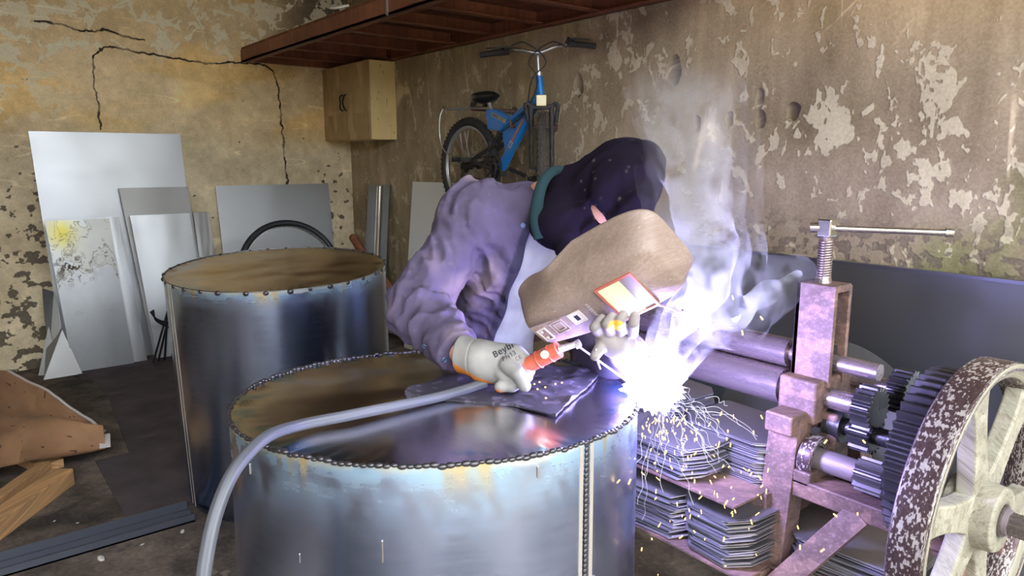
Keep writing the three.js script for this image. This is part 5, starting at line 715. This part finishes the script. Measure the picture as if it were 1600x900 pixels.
  P('moulded_mark', join([fr(-0.192, -0.168, -0.036, 0.01, 0.003, 0, 0.003), box(-0.186, -0.18, -0.004, 0.004, 0, 0.003), box(-0.186, -0.18, -0.03, -0.022, 0, 0.003)]), MS({ color: lin(0.5, 0.46, 0.4), roughness: 0.5 }), 'raised mark near the chin');
  P('moulded_text', join([...Array(7)].map((_, i) => box(-0.045, -0.038, 0.012 - i * 0.0085, 0.017 - i * 0.0085, 0, 0.0016))), mould, 'row of raised letters').userData.kind = 'stuff';
  P('wire_hook', tube([V(0.06, -0.1, -0.03), V(0.09, -0.12, -0.02), V(0.12, -0.14, 0.0), V(0.13, -0.125, 0.01)], 0.0025, 18, 6), steelBright, 'bent wire at the edge');
  P('handle', join([rod(V(-0.1, -0.09, -0.03), V(-0.1, -0.15, -0.07), 0.013)]), blackRod);
  settle(g);
}
{ // electrode holder and electrode
  const g = thing('electrode_holder', 'orange-red electrode holder with a steel screw in the gloved hand', 'holder'), a = at(812, 577, 1.72), b = at(873, 546, 1.685), d = b.clone().sub(a).normalize(), side = d.clone().cross(TOCAM).normalize();
  part(g, 'handle', join([rod(a, b, 0.0195, 0.0215, 20), ...[0.2, 0.5, 0.8].map((t) => { const p = a.clone().lerp(b, t); return new THREE.TorusGeometry(0.021, 0.002, 6, 20).lookAt(d).translate(p.x, p.y, p.z); })]), MP({ color: lin(0.52, 0.11, 0.06), roughness: 0.4 }));
  const s = at(851, 553, 1.672); part(g, 'screw', join([new THREE.CylinderGeometry(0.0105, 0.0105, 0.01, 20).rotateX(Math.PI / 2).lookAt(TOCAM).translate(s.x, s.y, s.z), new THREE.CylinderGeometry(0.005, 0.005, 0.014, 6).rotateX(Math.PI / 2).lookAt(TOCAM).translate(s.x, s.y, s.z)]), steelBright, 'steel clamp screw');
  const e = at(906, 536, 1.68); part(g, 'jaw', join([rod(b, e, 0.0095, 0.0065, 12), rod(e.clone().addScaledVector(d, -0.012), e, 0.0105, 0.0105, 10)]), MP({ color: lin(0.5, 0.48, 0.45), metalness: 0.8, roughness: 0.45, bumpMap: blotch, bumpScale: 0.002 }), 'spattered metal jaw');
  settle(g);
  solo('welding_electrode', rod(at(901, 539, 1.68), at(1004, 613, 1.705), 0.0027, 0.0027, 10), MS({ color: lin(0.5, 0.47, 0.46), roughness: 0.7 }), 'thin grey welding electrode running from the holder to the arc', 'electrode');
}
// ------------------------------------------------------------------ arc, sparks, smoke
const ARC = at(1022, 603, 1.7);
{
  const g = new THREE.IcosahedronGeometry(1, 24), p = g.attributes.position;
  for (let i = 0; i < p.count; i++) { const v = V().fromBufferAttribute(p, i).normalize(), k = 0.066 * (0.8 + 0.34 * fbm(v.x * 2.4 + 5, v.y * 2.4, v.z * 2.4 + 9, 3)) + 0.03 * Math.pow(ridge(v.x * 2.6 + 3, v.y * 2.6, v.z * 2.6 + 4, 2), 10); p.setXYZ(i, ARC.x + v.x * k, ARC.y + v.y * k, ARC.z + v.z * k); }
  g.computeVertexNormals();
  solo('welding_glare', g, MS({ color: 0x000000, emissive: new THREE.Color(0.9, 0.93, 1.0), emissiveIntensity: 6 }), 'blinding white glare of the welding arc built as a glowing ball at the edge of the tank', 'glare');  // glowing ball added for the glare round the much smaller arc
  const l = new THREE.PointLight(new THREE.Color(0.42, 0.38, 1.0), 5.5); l.position.copy(ARC); l.castShadow = true; l.shadow.radius = 3.5; scene.add(l); l.name = 'arc_light';
}
{ // flying sparks: small glowing drops, and spark motion trails built as hair-thin glowing threads
  const hot = MS({ color: 0x000000, emissive: new THREE.Color(1, 0.62, 0.2), emissiveIntensity: 3.2 }), white = MS({ color: 0x000000, emissive: new THREE.Color(0.86, 0.86, 1), emissiveIntensity: 1.6 });
  const drop = (p, d, r, L) => { const q = new THREE.CapsuleGeometry(r, L, 2, 6); q.applyQuaternion(new THREE.Quaternion().setFromUnitVectors(UPV, d.clone().normalize())); return q.translate(p.x, p.y, p.z); };
  const list = [];
  for (let i = 0; i < 150; i++) { const k = Math.pow(rnd(), 0.6), px = 1022 + (rnd() - 0.36) * 330 * k + 20, py = 640 + 270 * k * rnd() + 10 * rnd(), p = at(px, py, 1.66 + rr(-0.2, 0.02)); list.push(drop(p, V(rr(-1, 1), -1.2, rr(-1, 1)), rr(0.0009, 0.0019), rr(0.003, 0.011))); }
  for (const [x, y, d] of [[1145, 465, 1.7], [1190, 497, 1.7], [1160, 520, 1.7], [1305, 805, 1.6], [1340, 803, 1.58], [1250, 855, 1.55], [1285, 860, 1.55], [1170, 735, 1.6], [1290, 690, 1.6], [1350, 690, 1.6], [1135, 785, 1.6]]) list.push(drop(at(x, y, d), V(rr(-1, 1), 1, rr(-1, 1)), 0.0019, 0.009));
  for (const [x, y] of [[835, 600], [843, 597], [852, 605], [868, 600], [878, 598], [853, 622], [840, 608]]) list.push(drop(onTop(x, y, 0.028), V(1, 0.2, 0), 0.0022, 0.001));
  solo('glowing_sparks', join(list), hot, 'orange sparks flying down from the welding arc', 'sparks', undefined, 'stuff');
  const th = [];
  for (let i = 0; i < 46; i++) { const a = rr(0, 6.28), L = rr(0.02, 0.14), dn = rr(-0.1, 1), dir = V(0, 0, 0).addScaledVector(RIGHT, Math.cos(a) * 0.8 + 0.35).add(V(0, -dn - 0.2, 0)).addScaledVector(TOCAM, rr(-0.6, 0.7)).normalize(), p = ARC.clone().addScaledVector(dir, rr(0.05, 0.17)), pts = [], o = rr(0, 40); for (let k = 0; k < 9; k++) { pts.push(p.clone()); p.addScaledVector(dir, L / 8); p.x += (vn(k * 0.8 + o, 1) - 0.5) * 0.022; p.y += (vn(k * 0.8 + o, 4) - 0.5) * 0.022 - 0.003; p.z += (vn(k * 0.8 + o, 8) - 0.5) * 0.022; } th.push(tube(pts, rr(0.0003, 0.0006), 26, 4)); }
  solo('glowing_spark_trails', join(th), white, 'motion trails of sparks built as hair-thin glowing threads round the welding arc', 'sparks', undefined, 'stuff');
}
{ // smoke: three veils inside one another, thin and torn
  const path = [[1030, 590, 1.7, 0.04], [1050, 545, 1.7, 0.06], [1075, 495, 1.71, 0.085], [1110, 450, 1.74, 0.1], [1110, 390, 1.78, 0.12], [1095, 320, 1.82, 0.135], [1085, 250, 1.86, 0.15], [1075, 170, 1.9, 0.17], [1060, 90, 1.95, 0.19]].map(([x, y, d, r]) => [at(x, y, d), r]), arm = [[1100, 500, 1.72, 0.05], [1150, 500, 1.74, 0.06], [1200, 455, 1.8, 0.06], [1245, 430, 1.85, 0.05]].map(([x, y, d, r]) => [at(x, y, d), r]);
  const cones = []; for (const l of [path, arm]) for (let i = 0; i < l.length - 1; i++) cones.push(cone(l[i][0], l[i + 1][0], l[i][1], l[i + 1][1]));
  const f0 = (x, y, z) => { let d = 9; for (const c of cones) d = smin(d, c(x, y, z), 0.05); return d; };
  const bb = bounds([...path, ...arm].map((p) => p[0]), 0.26), top = path[path.length - 1][0].y;
  const smoke = thing('welding_smoke', 'pale blue-white smoke curling up from the welding arc', 'smoke', undefined, 'stuff');
  [[0.0, 0.07, 0], [-0.035, 0.18, 7], [-0.065, 0.34, 13]].forEach(([off, al, o], s) => {
    const g = netSurface((x, y, z) => { const q = f0(x, y, z) - off; return Math.abs(q) > 0.05 ? q : q - 0.05 * (fbm(x * 6 + o, y * 5, z * 6, 3) - 0.5); }, bb.min, bb.max, 0.0085, (p) => {
      const w = fbm(p.x * 7 + o, p.y * 6, p.z * 7, 3) * 3, e = ridge(p.x * 13 + w + o, p.y * 9 - w, p.z * 13 + w, 4), h = clamp((p.y - ARC.y) / (top - ARC.y)), thin = mix(1, 0.28, sstep(0.1, 0.8, h)) * sstep(1.02, 0.8, h);
      return [1, 1, 1, al * thin * sstep(0.5, 0.86, e) * (0.5 + fbm(p.x * 3 + o, p.y * 3, p.z * 3, 2))];
    });
    part(smoke, 'veil', g, MP({ color: lin(0.9, 0.92, 0.95), vertexColors: true, transparent: true, opacity: 1, roughness: 1, transmission: 0.5, thickness: 0, side: THREE.DoubleSide, specularIntensity: 0 }));
  });
  settle(smoke);
}
renderer.render(scene, camera);
